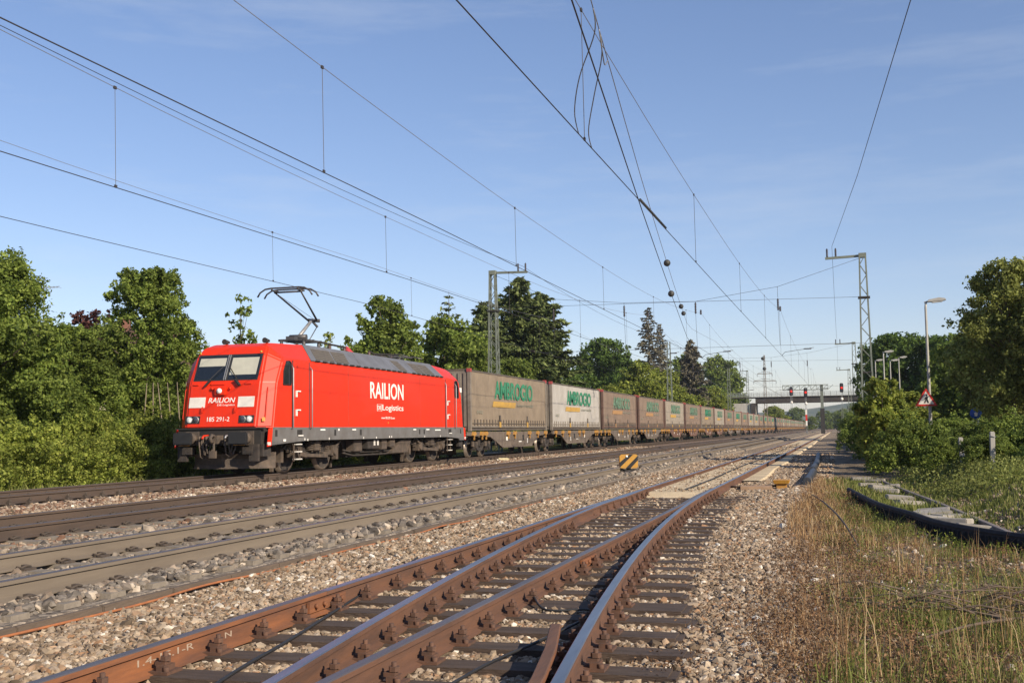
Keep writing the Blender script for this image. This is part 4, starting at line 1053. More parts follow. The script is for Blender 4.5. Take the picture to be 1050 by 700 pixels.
# cross-span wires between mast pairs
wire_m = mat('oxidised_copper_wire', (.045, .04, .042), None, rough=.6, metal=.2)
wire_l = mat('grey_bronze_wire', (.22, .21, .21), None, rough=.5, metal=.3)
WR = .011
def spanset(y, xl, xr, zl, zr, low, sags, label):
    t = thing('cross_span', label, 'cross span', (0, y, 0))
    def seg(name, pts, r=WR):
        m = MB(); m.tube(pts, r, 5); return m.build(name, wire_m, t)
    P = [(xl, 0, zl)] + [(x, 0, z) for x, z in sags] + [(xr, 0, zr)]
    seg('span_wire', P); seg('span_wire', [(xl, 0, low + .15), ((xl + xr) / 2, 0, low), (xr, 0, low - .2)])
    seg('span_wire', [(xl, 0, 6.2), (xr, 0, 6.1)], .010)
    for x, z in sags:
        seg('hanger', [(x, 0, z), (x, 0, low - .02)], .010); insul(t, (x, 0, low - .78), .72); seg('hanger', [(x, 0, low - .78), (x + .05, 0, 6.15)], .010)
    return t
spanset(70, -21.3, 1.7, 11.4, 11.2, 9.05, [(-17.3, 9.6), (-12.7, 9.15), (-8.22, 9.03), (-3.23, 9.7)], 'cross span of wires between the tall right mast and the mast behind the train')
spanset(142, -20.1, 2.1, 12.1, 11.2, 9.4, [(-17.2, 10.3), (-11.4, 9.8), (-7.6, 9.8), (-3.3, 10.2)], 'second cross span of wires farther along the tracks')
def regarm(t, x, y, z, d):
    m = MB(); m.tube([(x + d * 1.9, y, z + .42), (x + d * .2, y, z + .20), (x, y, z)], .016, 6); a = m.build('registration_arm', steel_dark, t)
    insul(a, (x + d * 1.3 if d > 0 else x + d * 1.75, y, z + .36), .45, 'x', None, .032); return a

# overhead lines: contact wire + messenger wire + droppers are one thing
def catmull(P, n=8):
    P = [Vector(p) for p in P]; out = []
    for i in range(len(P) - 1):
        a = P[max(i - 1, 0)]; b2, c2 = P[i], P[i + 1]; d = P[min(i + 2, len(P) - 1)]
        for k in range(n):
            s = k / n; out.append(.5 * ((2 * b2) + (c2 - a) * s + (2 * a - 5 * b2 + 4 * c2 - d) * s * s + (3 * b2 - a - 3 * c2 + d) * s ** 3))
    return out + [P[-1]]
def overhead(label, cpts, zc, zm, droppers, rc=.0088, rm=.0062, ups=8.3, sup=(0, 70, 142, 214, 286)):
    """cpts: (y, x) of the contact wire; zm: height of the messenger at mid span"""
    t = thing('overhead_line', label, 'overhead line', (0, 0, 0), 0, 'overhead lines of the station tracks')
    ysv = [p[0] for p in cpts]; xsv = [p[1] for p in cpts]
    X = lambda y: float(np.interp(y, ysv, xsv))
    def Zm(y):
        for a, b2 in zip(sup[:-1], sup[1:]):
            if a <= y <= b2:
                u = (y - (a + b2) / 2) / ((b2 - a) / 2); return zm + (ups - zm) * abs(u) ** 2.4
        return ups
    Y = [y for y in np.arange(-6, 290, 4.)]
    m = MB(); m.tube([(X(y), y, zc) for y in Y], rc, 5); m.build('contact_wire', wire_m, t)
    m = MB(); m.tube([(X(y), y, Zm(y)) for y in Y], rm, 5); m.build('messenger_wire', wire_l, t)
    for y in droppers:
        m = MB(); m.tube([(X(y) + .0, y - .06, Zm(y)), (X(y), y, zc)], .0055, 4)
        m.box((X(y), y - .06, Zm(y)), (.03, .07, .05)); m.box((X(y), y, zc + .02), (.025, .06, .05)); m.build('dropper', wire_m, t)
    return t, X, Zm
dr = lambda a, st=11.5: list(np.arange(a, 286, st))
tA, xA, zA = overhead('overhead line above the train touched by the raised pantograph', [(-10, -17.6), (20, -17.2), (39, -16.5), (70, -17.3), (142, -16.6), (300, -17)], 5.92, 7.46, dr(31.5))
tB, xB, zB = overhead('overhead line above the brown railed track', [(-10, -12.5), (14, -12.1), (29.9, -11.6), (70, -11.2), (142, -11.6), (300, -11.2)], 5.5, 7.0, dr(16.8))
tC, xC_, zC = overhead('overhead line above the pale railed track', [(-10, -8.4), (9.5, -8.22), (21, -8.06), (70, -7.9), (142, -7.2), (300, -7.2)], 5.5, 7.03, dr(17.0))
tD, xD_, zD = overhead('overhead line above the rusty siding, with a joint sleeve', [(-10, -3.7), (10.5, -3.56), (22.4, -3.48), (39.4, -3.36), (62.7, -3.16), (111, -2.8), (300, -2.6)], 5.5, 7.28, dr(16.4, 13.2))
tE, xE, zE = overhead('overhead line crossing slantwise from the siding to the pale track', [(-10, -.4), (10.9, -2.44), (14.8, -2.85), (22.55, -3.65), (36.7, -5.07), (56.4, -7.01), (300, -7.6)], 5.5, 6.12, [], .0095, .0068, 6.5)
m = MB(); m.tube([(xD_(21.2), 21.2, 5.53), (xD_(24.4), 24.4, 5.53)], .028, 6); m.build('joint_sleeve', steel_dark, tD)
for y0, dz in ((13.4, .45), (14.3, .3)):
    m = MB(); m.tube(catmull([(xE(y0 - .3), y0 - .3, zE(y0)), (xE(y0) - .02, y0, zE(y0) - .2), (xD_(y0) + .42, y0 + .9, 5.8), (xD_(y0) + .12, y0 + 1.9, 5.5 + dz * .3), (xD_(y0 + 2.6), y0 + 2.6, 5.5)], 6), .008, 6)
    m.build('jumper_cable', wire_l, tE)
m = MB(); m.tube(catmull([(xE(13.8), 13.8, zE(14)), (xE(13.8) + .0, 14.0, zE(14) - .25), (xE(14.3), 14.4, zE(14) - .27), (xE(15), 15, zE(15))], 6), .008, 6); m.build('jumper_cable', wire_l, tE)
ball_m = mat('dark_weathered_ball', (.05, .05, .045), (.03, .03, .03), 5, .6)
for y, z, onE in ((33.6, zE(33.6), 1), (36.2, 5.5, 1), (46, zE(46), 1), (49, zE(49), 1)):
    q = MB(); r_ = .105 if y < 40 else .10
    q.lathe([(r_ * math.sin(a * math.pi / 10), -r_ * math.cos(a * math.pi / 10)) for a in range(11)], (xE(y), y, z), 'z', 16); q.build('insulator_ball', ball_m, tE)
q = MB(); q.lathe([(.22 * math.sin(a * math.pi / 10), -.22 * math.cos(a * math.pi / 10)) for a in range(11)], (-8.6, 142, 9.7), 'z', 16)
tag(q.build('marker_ball', ball_m), 'small dark ball hanging on the second cross span', 'marker ball')
for t_, X_, d in ((tA, xA, -1), (tB, xB, 1), (tC, xC_, 1), (tD, xD_, 1)):
    zc = 5.92 if t_ is tA else 5.5
    for y in (70, 142, 214): regarm(t_, X_(y), y, zc, d)
    insul(t_, (X_(70), 70, zA(70) - .1), .3)
def feeder(label, pts, sag, r=.0105):
    P = []
    for (x0, y0, z0), (x1, y1, z1), d in zip(pts[:-1], pts[1:], sag):
        for k in range(12):
            u = k / 12; P.append((x0 + (x1 - x0) * u, y0 + (y1 - y0) * u, z0 + (z1 - z0) * u - 4 * d * u * (1 - u)))
    m = MB(); m.tube(P + [pts[-1]], r, 5); return tag(m.build('feeder_wire', wire_m), label, 'feeder wire', 'feeder wires on the mast arms')
feeder('thick feeder wire from upper left down to the arm of the mast behind the train', [(-19.4, -10, 11.6), (-19.4, 22.4, 11.26), (-19.3, 70, 11.85), (-19.2, 142, 12.2), (-19.4, 228, 13.2), (-19, 290, 12.5)], [.1, .3, .9, .9, .5])
feeder('single feeder wire dropping to the arm insulators of the tall right mast', [(2.6, 3, 9.4), (1.69, 23, 9.5), (1.08, 45, 10.81), (.05, 70, 11.98), (.27, 142, 11.9), (.4, 214, 12.1)], [.0, .0, .0, 1.6, 1.6])

# signals and gantry in front of the bridge
sig_black = mat('black_signal_backboard', (.012, .012, .013), None, rough=.6)
red_lens = glow('red_signal_light', (.8, .02, .01), .12)
red_plate = mat('red_sign_plate', (.55, .03, .02), None, rough=.5)
blue_plate = mat('blue_sign_plate', (.02, .10, .42), None, rough=.5)
def signal(x, y, h, label, base=-.3, plate=True):
    t = thing('railway_signal', label, 'railway signal', (x, y, 0), 0, 'red light railway signals')
    m = MB(); lattice(m, (0, .25, 0), base, h - .2, .3, .26, .5, .05, .03); m.build('signal_post', galv, t)
    m = MB(); m.prism([(-.38, h - 1.0), (-.38, h + .55), (-.25, h + .75), (.25, h + .75), (.38, h + .55), (.38, h - 1.0), (.25, h - 1.2), (-.25, h - 1.2)], 'y', -.06, .08); hd = m.build('signal_head', sig_black, t)
    for dx in (-.14,):
        q = MB(); q.lathe([(.24, -.02), (.24, -.1), (.2, -.11), (0, -.12)], (0, -.05, h - .25), 'y', 18); q.build('signal_lamp', red_lens, hd)
        q = MB(); q.bb(-.24, .24, -.075, -.062, h - .48, h - .04); q.build('lamp_surround', red_plate, hd)
    for zz in (h + .35, h - .8):
        q = MB(); q.lathe([(.1, -.06), (.1, -.14), (0, -.1)], (0, -.05, zz), 'y', 12); q.build('unlit_lamp', lamp_dark, hd)
    q = MB(); q.lathe([(.0, -.03), (.3, -.02), (.3, .02), (0, .02)], (0, 0, h - 2.6), 'y', 16); q.build('white_disc', white, t)
    if plate:
        q = MB(); q.bb(-.18, .18, -.06, -.02, 1.5, 5.0); mp_ = q.build('mast_sign', white, t)
        q = MB(); q.bb(-.185, .185, -.066, -.015, 2.6, 3.9); q.build('red_band', red_plate, mp_)
    return t
signal(-9.4, 250, 9.2, 'red light signal hanging in front of the gantry, left of the other signal', 4.8, False)
signal(-6.4, 250, 8.9, 'red light signal on a tall post with red and white mast plate beside the siding')
signal(1.05, 250, 9.7, 'red light signal peeping over the right bushes next to the bridge end', -.3, False)
t = thing('signal_gantry', 'green lattice signal gantry with one post before the bridge', 'signal gantry', (0, 250.8, 0))
m = MB(); m.bb(-3.35, -2.75, -.3, .3, -.4, 10.2); m.build('gantry_post', mast_green, t)
m = MB()
for z in (9.25, 10.25):
    for y in (-.5, .5): m.bar((-11.2, y, z), (-1.7, y, z), .12)
for k in range(9):
    x = -11.2 + k * 1.18
    for y in (-.5, .5): m.bar((x, y, 9.25), (x, y, 10.25), .07); m.bar((x, y, 9.25), (x + 1.1, y, 10.25), .05)
m.bb(-11.2, -1.7, -.5, .5, 9.18, 9.23); m.build('gantry_beam', mast_green, t)
m = MB(); m.bb(-3.5, -2.6, -.6, -.32, -.4, 5.2); m.build('cabinet', black, t)
# far pylon with two crossarms
t = thing('power_pylon', 'slender pylon with two crossarms rising beyond the bridge', 'power pylon', (-20.5, 345, 0))
m = MB(); lattice(m, (0, 0, 0), -.4, 23, 1.0, .3, 1.1, .16, .09); m.build('lattice_tower', post_grey, t)
for z, w_ in ((17.4, 2.2), (15.2, 3.3)):
    m = MB(); m.bar((-w_, 0, z), (w_, 0, z), .18); m.bar((-w_, 0, z), (0, 0, z + .8), .09); m.bar((w_, 0, z), (0, 0, z + .8), .09); ca = m.build('crossarm', post_grey, t)
    for x in (-w_, w_): insul(ca, (x, 0, z - .9), .9)
q = MB(); q.lathe([(.55 * math.sin(a * math.pi / 10), -.55 * math.cos(a * math.pi / 10)) for a in range(11)], (0, 0, 18.9), 'z', 14); q.build('warning_ball', ball_m, t)

# lamps and signs along the path on the right
lamp_grey = mat('lamp_post_grey_paint', (.40, .39, .36), (.33, .32, .29), 3, .5)
def street_lamp(x, y, h, label, d=1, group='lamp posts beside the right hand path'):
    t = thing('street_lamp', label, 'street lamp', (x, y, 0), 0, group)
    m = MB(); m.tube([(0, 0, -.3), (0, 0, 1.2), (0, 0, h - .25), (.02 * d, 0, h)], [.075, .07, .05, .045], 10); m.build('lamp_post', lamp_grey, t)
    m = MB(); m.bar((-.05 * d, 0, h - .02), (.2 * d, 0, h + .03), .07)
    m.prism([(.05 * d, h - .02), (.12 * d, h + .09), (.55 * d, h + .16), (.78 * d, h + .12), (.82 * d, h + .04), (.6 * d, h + .0)], 'y', -.13, .13); hd = m.build('lamp_head', lamp_grey, t, bevel=.015)
    q = MB(); q.prism([(.2 * d, h - .005), (.3 * d, h - .05), (.65 * d, h - .02), (.74 * d, h + .03)], 'y', -.1, .1); q.build('lamp_cover', white, hd)
    return t
street_lamp(3.72, 50, 6.3, 'tallest grey street lamp with long flat head, carrying a red triangle sign')
street_lamp(3.72, 95, 7.05, 'thin grey street lamp left of the tallest one, in front of dark trees')
street_lamp(3.95, 122, 7.9, 'small distant street lamp close beside the lattice mast')
street_lamp(5.05, 114, 7.4, 'small distant street lamp between two others before the dark trees')
street_lamp(6.1, 119, 7.95, 'small distant street lamp over the sloping paved path')
t = thing('warning_sign', 'red bordered triangular warning sign on the tallest street lamp', 'warning sign', (3.57, 49.85, 2.2))
def tri(s): return [(-.43 * s, -.25 * s), (.43 * s, -.25 * s), (0, .5 * s)]
m = MB(); m.prism(tri(1.02), 'y', 0, .02); m.build('sign_back', red_plate, t)
m = MB(); m.prism(tri(.72), 'y', -.006, .0); pl = m.build('sign_face', white, t)
m = MB(); m.prism([(-.10, -.13), (-.03, -.13), (.0, -.02), (.05, -.13), (.11, -.13), (.06, .04), (.08, .1), (.02, .15), (-.04, .1), (-.08, .03), (-.02, .03)], 'y', -.012, -.007); m.lathe([(0, -.012), (.04, -.012), (.04, -.007)], (.03, 0, .19), 'y', 10); m.build('pictogram', sig_black, t)
t = thing('path_sign', 'round blue path sign with white plate under the right trees', 'path sign', (5.7, 52, 0))
m = MB(); m.tube([(0, 0, -.2), (0, 0, 1.75)], .03, 8); m.build('sign_post', galv, t)
m = MB(); m.lathe([(0, -.05), (.24, -.05), (.24, -.035), (0, -.035)], (0, 0, 1.62), 'y', 20); d = m.build('sign_face', blue_plate, t)
m = MB(); m.prism([(-.05, 1.5), (.05, 1.5), (.07, 1.64), (.0, 1.68), (-.07, 1.64)], 'y', -.058, -.052); m.lathe([(0, -.058), (.035, -.058), (.035, -.052)], (0, 0, 1.73), 'y', 10); m.build('pictogram', white, t)
m = MB(); m.bb(-.16, .16, -.05, -.035, 1.12, 1.34); m.build('plate', white, t)
for i, (x, y, h, lb) in enumerate(((2.95, 30, .83, 'leaning pale concrete fence post in the bushes, leftmost of three'), (3.38, 28, .97, 'pale concrete fence post between two others in the bushes'), (3.86, 26, 1.12, 'tall pale concrete fence post nearest to the bare trunks'))):
    t = thing('fence_post', lb, 'fence post', (x, y, 0), 0, 'concrete fence posts'); 
    m = MB(); m.box((0, 0, (h - .3) / 2), (.12, .12, h + .3), taper=.9); m.build('post', conc_pale, t, bevel=.015)
    m = MB(); m.tube([(-.07, -.07, h - .1), (.07, -.07, h - .12)], .008, 5); m.build('wire_tie', galv, t)
    t.rotation_euler.y = (-.05, .02, 0)[i]
# paved ramp on its bank, towards the bridge
asph = mat('worn_asphalt', (.15, .135, .12), (.11, .10, .09), 1.2, .9)
m = MB(); m.add([(4.35, 80, 2.30), (5.75, 80, 2.34), (7.4, 102, 3.85), (5.6, 102, 3.85), (4.35, 80, 2.1), (5.75, 80, 2.1)], [[0, 1, 2, 3], [4, 5, 1, 0]]); structure(m.build('ramp_path', asph))
m = MB(); m.add([(4.2, 79.8, 2.2), (5.9, 79.8, 2.2), (7.6, 102.5, 3.75), (5.4, 102.5, 3.75), (3.2, 77, -.3), (7.2, 77, -.1), (10.5, 104, 0), (2.6, 104, -.3)], [[0, 1, 2, 3], [4, 5, 1, 0], [5, 6, 2, 1], [7, 4, 0, 3]])
structure(m.build('terrain_bank', mat('bank_turf', (.05, .065, .02), (.10, .10, .04), 1.5, .95, bump=.6)))
m = MB(); m.add([(4.6, 34, .24), (6.0, 34, .30), (6.6, 70, .42), (5.2, 70, .40)], [[0, 1, 2, 3]]); structure(m.build('footpath', asph))
# lantern of the turnout
t = thing('shunting_signal', 'low black and yellow striped shunting signal box on a concrete block', 'shunting signal', (-6.22, 34.4, -.33), .28)
yel_box = mat('ochre_yellow_paint', (.50, .26, .035), (.40, .2, .03), 8, .6)
m = MB(); m.box((.06, 0, .04), (.6, .34, .22)); m.build('concrete_block', conc_pale, t, bevel=.02)
m = MB(); m.box((0, 0, .2), (.26, .22, .1)); m.tube([(0, 0, .2), (0, 0, .34)], .07, 8); m.bar((-.24, 0, .24), (.24, 0, .24), .06); m.build('bracket', black, t)
m = MB(); ch = .05; m.prism([(-.28, .30 + ch), (-.28, .72 - ch), (-.28 + ch, .72), (.28 - ch, .72), (.28, .72 - ch), (.28, .30 + ch), (.28 - ch, .30), (-.28 + ch, .30)], 'y', -.12, .12); bx = m.build('signal_box', yel_box, t)
m = MB()
for a, b2 in (((-.28, .38), (.02, .72)), ((-.10, .30), (.28, .68))):
    d = .07; m.prism([(a[0], a[1]), (a[0] + d * (1 if a[1] <= .30 else 0) * 2, a[1] + (0 if a[1] <= .30 else .0)), (b2[0] + (d * 2 if b2[1] >= .72 else 0), b2[1]), (b2[0], b2[1] - (0 if b2[1] >= .72 else .16)), (b2[0], b2[1]), (a[0], a[1] + (.16 if a[0] <= -.28 else 0))], 'y', -.128, -.122) if False else m.add([(a[0], -.124, a[1] + (.10 if a[0] <= -.28 else 0)), (a[0] + (.15 if a[0] > -.28 else 0), -.124, a[1] - (.06 if a[0] <= -.28 else 0)), (b2[0] + (.12 if b2[1] >= .72 else 0), -.124, b2[1] - (.14 if b2[0] >= .28 else 0)), (b2[0], -.124, b2[1])], [[0, 1, 2, 3]])
m.build('black_stripes', sig_black, bx)
m = MB(); m.lathe([(0, -.13), (.035, -.13), (.035, -.12)], (-.06, 0, .66), 'y', 10); m.build('lamp', lamp_glass, bx)
# point rodding box and plank on the right of the siding
t = thing('point_lock_box', 'small yellow topped metal box beside the tan cover plank', 'point lock box', (-1.36, 28.2, -.34))
m = MB(); m.box((0, 0, .06), (.24, .4, .14)); m.build('box_base', orange, t, bevel=.01); m = MB(); m.box((0, 0, .17), (.34, .5, .09), taper=1.15); m.build('lid', yel_box, t, bevel=.01)
tanp = mat('tan_cover_board', (.36, .24, .15), (.28, .18, .11), 4, .85)
m = MB(); m.box((-1.93, 27.7, -.29), (.74, .5, .09), 0, rz=.05); tag(m.build('cover_plank', tanp, bevel=.01), 'tan cover plank lying beside the siding rail near the yellow box', 'cover plank')
m = MB(); m.tube([(-2.55, 27.9, -.28), (-2.2, 27.85, -.28), (-1.2, 28.3, -.26)], .03, 6); tag(m.build('point_rod', rail_dark), 'dark steel rod running from the rail to the yellow box', 'point rod')
m = MB(); m.box((-15.3, 51.5, -.17), (.5, .35, .16), rz=.3); tag(m.build('cable_box', mat('cream_plastic', (.62, .55, .34), None, rough=.5), bevel=.02), 'small cream box lying on ballast by the first swap body wagon', 'cable box')
# black edging, pipe, slabs and a piece of old rail on the right
pipe_m = mat('blue_black_plastic_pipe', (.026, .03, .038), (.04, .04, .045), 3, .5)
for pts, lb in (([(-.80, 29.6, -.24), (-.79, 33, -.25), (-.78, 36.5, -.24)], 'nearest piece of dark plastic pipe lying beside the siding'), ([(-.86, 37.4, -.24), (-.84, 46, -.25), (-1.0, 60, -.24)], 'second piece of dark plastic pipe, farther along the siding')):
    m = MB(); m.tube(catmull(pts, 5), .11, 12); tag(m.build('plastic_pipe', pipe_m), lb, 'plastic pipe')
edge_m = mat('black_rubber_edging', (.016, .017, .02), (.028, .028, .032), 5, .75, spec=.2)
ep = catmull([(.16, 24.0, 0), (.39, 21.4, 0), (.60, 19.3, 0), (.98, 17.2, 0), (1.25, 15.6, 0), (1.83, 14.1, 0), (2.5, 13.2, 0)], 6)
t = thing('retaining_edge', 'curved black ribbed rubber edging holding back the old siding bed', 'retaining edge', (0, 0, 0))
m = MB()
for i in range(len(ep) - 1):
    a, b2 = ep[i], ep[i + 1]; m.bar(a + Vector((0, 0, -.30)), b2 + Vector((0, 0, -.30)), .07, .34)
m.build('edging_wall', edge_m, t)
m = MB(); m.tube([p + Vector((0, 0, -.135)) for p in ep], .042, 6, smooth=False); m.build('edging_lip', edge_m, t)
for i in range(1, len(ep) - 1):
    for f in (0, .5):
        p = ep[i].lerp(ep[i + 1], f); m = MB(); m.bb(p.x - .05, p.x + .01, p.y - .075, p.y - .035, -.47, -.17); m.build('rib', edge_m, t)
slab_m = mat('bleached_concrete_slab', (.36, .33, .285), (.22, .20, .165), 2.5, .95, bump=.3)
rs_ = random.Random(5)
sl = [(1.36, 19.2, .15), (1.62, 18.6, -.2), (1.48, 20.4, .1), (1.72, 19.9, .3), (1.9, 17.9, .05), (1.55, 21.3, -.1), (1.3, 23.6, .2), (1.2, 25.2, .1), (1.0, 27.2, -.1), (.95, 28.6, .2), (1.15, 29.8, .0), (.75, 31.0, .1), (.9, 32.4, -.1), (.6, 34, .05)]
where = ['beside the black edging, nearest to the old rail end', 'tilted against its neighbours by the black edging', 'lying flat behind the two nearest slabs', 'turned askew touching the old rail', 'half buried at the near end of the row', 'small and grassy behind the heap', 'alone in the grass past the heap', 'next in line after the lone grassy one', 'flat, at the start of the far row', 'skewed, in the far row', 'pale, third of the far row', 'fourth of the far row under the bush', 'fifth of the far row under the bush', 'last of the far row beside the pipe']
for (x, y, rz), w_ in zip(sl, where):
    m = MB(); m.box((0, 0, 0), (.50, .22 + rs_.random() * .2, .08)); o = m.build('concrete_slab', slab_m, bevel=.012)
    o.location = (x * .9, y * .9, -.235 + rs_.random() * .05); o.rotation_euler = (rs_.uniform(-.06, .06), rs_.uniform(-.12, .12), rz * 1.8)
    tag(o, 'bleached concrete slab ' + w_, 'concrete slab', 'loose concrete slabs of the old siding')
rp2 = catmull([(.90, 30.6, 0), (1.32, 24.7, 0), (1.64, 20.6, 0), (1.86, 17.2, 0), (2.02, 14.7, 0)], 5)
rail_grey = mat('bleached_old_rail', (.21, .18, .16), (.14, .115, .10), 3, .8)
tag(rail_mesh([(p.x, p.y) for p in rp2], -.19).build('old_rail', [rail_grey, rail_grey]), 'bleached old rail lying along the slabs on the overgrown bank', 'rail')
# house behind the left trees
t = thing('house', 'house with brown tiled roof almost hidden behind the left trees', 'house', (-45, 61, 0), .25)
m = MB(); m.bb(-5, 5, -4, 4, 0, 5.2); m.build('wall', mat('cream_render', (.55, .48, .38), None, rough=.9), t)
m = MB(); m.prism([(-4.6, 5.1), (4.6, 5.1), (0, 8.1)], 'x', -5.4, 5.4); rf = m.build('roof', mat('brown_roof_tiles', (.11, .055, .04), (.08, .045, .035), 3, .9), t)
m = MB(); m.bb(1.6, 2.2, -.4, .3, 7.0, 8.9); m.build('chimney', mat('chimney_brick', (.2, .09, .06), None, rough=.9), rf)
for x in (-3, 0, 3): 
    m = MB(); m.bb(x - .5, x + .5, -4.03, -3.98, 2.6, 3.9); w_ = m.build('window', white, t); q = MB(); q.bb(x - .42, x + .42, -4.05, -4.031, 2.68, 3.82); q.build('pane', glass, w_)
t = thing('tv_antenna', 'thin television antenna showing above the left trees', 'antenna', (-45.2, 56.4, 7.9))
m = MB(); m.tube([(0, 0, -2.5), (0, 0, 2.5)], .03, 6); m.build('antenna_pole', galv, t)
m = MB(); m.bar((-.9, 0, 2.2), (1.1, 0, 2.25), .03)
for k in range(8): m.bar((-.8 + k * .25, -.35, 2.21), (-.8 + k * .25, .35, 2.21), .02)
m.build('antenna_elements', galv, t)
hill_m = mat('distant_wooded_hill', (.06, .085, .045), (.14, .15, .09), .02, .95, lo=.44, hi=.56)
gx = np.linspace(-900, 600, 60); m = MB()
def hz(x): return 24 + 7 * math.sin(x * .006 + 1) + 5 * math.sin(x * .017)
for i in range(59):
    a, b2 = gx[i], gx[i + 1]; m.add([(a, 1500, -2), (b2, 1500, -2), (b2, 1900, hz(b2) * 1.25), (a, 1900, hz(a) * 1.25), (b2, 2500, -2), (a, 2500, -2)], [[0, 1, 2, 3], [3, 2, 4, 5]], 0, True)
structure(m.build('hills', hill_m))

# ================================================================== TREES AND PLANTS
def leafmat(name, dark, mid, light, tr=.38):
    return ramp_island(name, [(0, dark), (.45, mid), (.8, light), (1, tuple(min(1, c * 1.25) for c in light))], .7, tr, noise=.55)
lf_green = leafmat('fresh_green_leaves', (.062, .094, .018), (.128, .180, .030), (.21, .262, .055))
lf_yel = leafmat('yellow_green_leaves', (.085, .118, .018), (.18, .222, .034), (.275, .305, .062))
lf_dark = leafmat('dark_green_leaves', (.040, .072, .016), (.076, .130, .024), (.125, .19, .038))
lf_olive = leafmat('olive_leaves', (.085, .10, .02), (.165, .192, .042), (.25, .275, .08))
lf_red = leafmat('dark_red_leaves', (.03, .012, .012), (.05, .02, .018), (.075, .03, .025), .2)
nd_dark = leafmat('dark_spruce_needles', (.038, .056, .018), (.080, .110, .032), (.140, .170, .056), .1)
nd_grey = leafmat('grey_brown_spruce_needles', (.055, .050, .032), (.105, .098, .062), (.165, .148, .10), .1)
bark = mat('tree_bark', (.11, .085, .06), (.06, .048, .036), 5, .95, bump=.4, stretch=(2, 2, .5))
bark_pale = mat('pale_tree_bark', (.23, .185, .13), (.15, .12, .085), 4, .95, bump=.4, stretch=(2, 2, .5))

def leaves_at(C, size, up=.35, outward=None, aspect=.62):
    """one bent four-sided leaf at each centre"""
    N = len(C); nrm = RNG.normal(size=(N, 3)); nrm /= np.linalg.norm(nrm, axis=1)[:, None]
    if outward is not None: nrm = nrm * .8 + outward * .55
    nrm[:, 2] += up; nrm /= np.linalg.norm(nrm, axis=1)[:, None]
    a = RNG.normal(size=(N, 3)); a[:, 2] -= .25; a -= (a * nrm).sum(1)[:, None] * nrm; a /= np.linalg.norm(a, axis=1)[:, None]
    b = np.cross(nrm, a); s = (size * RNG.uniform(.6, 1.35, N))[:, None]
    base = C - a * s * .5; tip = C + a * s * .5 - nrm * s * .12
    return np.stack([base, C + b * s * aspect * .5, tip, C - b * s * aspect * .5], 1)
def clump_points(cl, n_total, k=13):
    """points in sprays: every clump (x, y, z, r) is split into k small irregular tufts"""
    cl = np.array(cl); n = len(cl)
    d = RNG.normal(size=(n, k, 3)); d /= np.linalg.norm(d, axis=2)[:, :, None]; d[:, :, 2] = d[:, :, 2] * .85 + .08
    rad = cl[:, None, 3] * RNG.uniform(.25, 1.12, (n, k)); sub = (cl[:, None, :3] + d * rad[:, :, None]).reshape(-1, 3)
    sr = (cl[:, None, 3] * RNG.uniform(.20, .46, (n, k))).reshape(-1); dd = d.reshape(-1, 3)
    w = sr ** 1.7; w /= w.sum(); idx = RNG.choice(len(sub), n_total, p=w)
    e = RNG.normal(size=(n_total, 3)); e /= np.linalg.norm(e, axis=1)[:, None]
    out = e * (sr[idx] * RNG.random(n_total) ** .55 * RNG.uniform(.8, 1.25, n_total))[:, None]
    o = e + dd[idx] * .8; o /= np.linalg.norm(o, axis=1)[:, None] + 1e-6
    return sub[idx] + out, o
def broad_crown(h0, h1, R_, n, shape='round', seed=0, rc=(.2, .36)):
    r = np.random.default_rng(seed); cl = []
    while len(cl) < n:
        f = r.random() ** .85; z = h0 + (h1 - h0) * f
        pf = {'round': math.sqrt(max(0, 1 - ((f - .42) / .6) ** 2)), 'cone': (1 - f) ** .7 * .95 + .08, 'column': min(1, .6 + f * 1.2) * math.sqrt(max(0.02, 1 - (max(0, f - .3) / .74) ** 2)), 'dome': math.sqrt(max(0.02, 1 - (f / 1.02) ** 2.4))}[shape]
        th = r.uniform(0, 2 * math.pi); rr = R_ * pf * (.35 + .65 * math.sqrt(r.random())) * r.uniform(.8, 1.12)
        cr = R_ * r.uniform(*rc) * (1 - .35 * f)
        cl.append((rr * math.cos(th), rr * math.sin(th), min(z, h1 - cr * .6), cr))
    for i in range(9):                                       # a leafy core round the stem
        f = .06 + .86 * i / 8; pf = math.sqrt(max(.03, 1 - ((f - .42) / .66) ** 2)); a = r.uniform(0, 6.28)
        cl.append((R_ * .18 * math.cos(a), R_ * .18 * math.sin(a), h0 + (h1 - h0) * f, R_ * pf * .52))
    return cl
def trunk_mesh(h, r0, cl, nlimb, bk, seed=0, top=.85):
    rr = random.Random(seed); m = MB(); P = []; 
    for i in range(7): P.append((rr.uniform(-.06, .06) * i * .35, rr.uniform(-.06, .06) * i * .35, -.35 + (h * top + .35) * i / 6))
    m.tube(P, [r0 * (1 - .13 * i) for i in range(7)], 9)
    for c in rr.sample(cl, min(nlimb, len(cl))):
        z = max(.25 * h, min(c[2] * .75, h * .75)); b0 = Vector((0, 0, z)); e = Vector(c[:3]); md = b0.lerp(e, .5) + Vector((0, 0, -.08 * (e - b0).length + .12))
        m.tube([b0, md, e], [r0 * .42, r0 * .26, r0 * .08], 6)
    return m
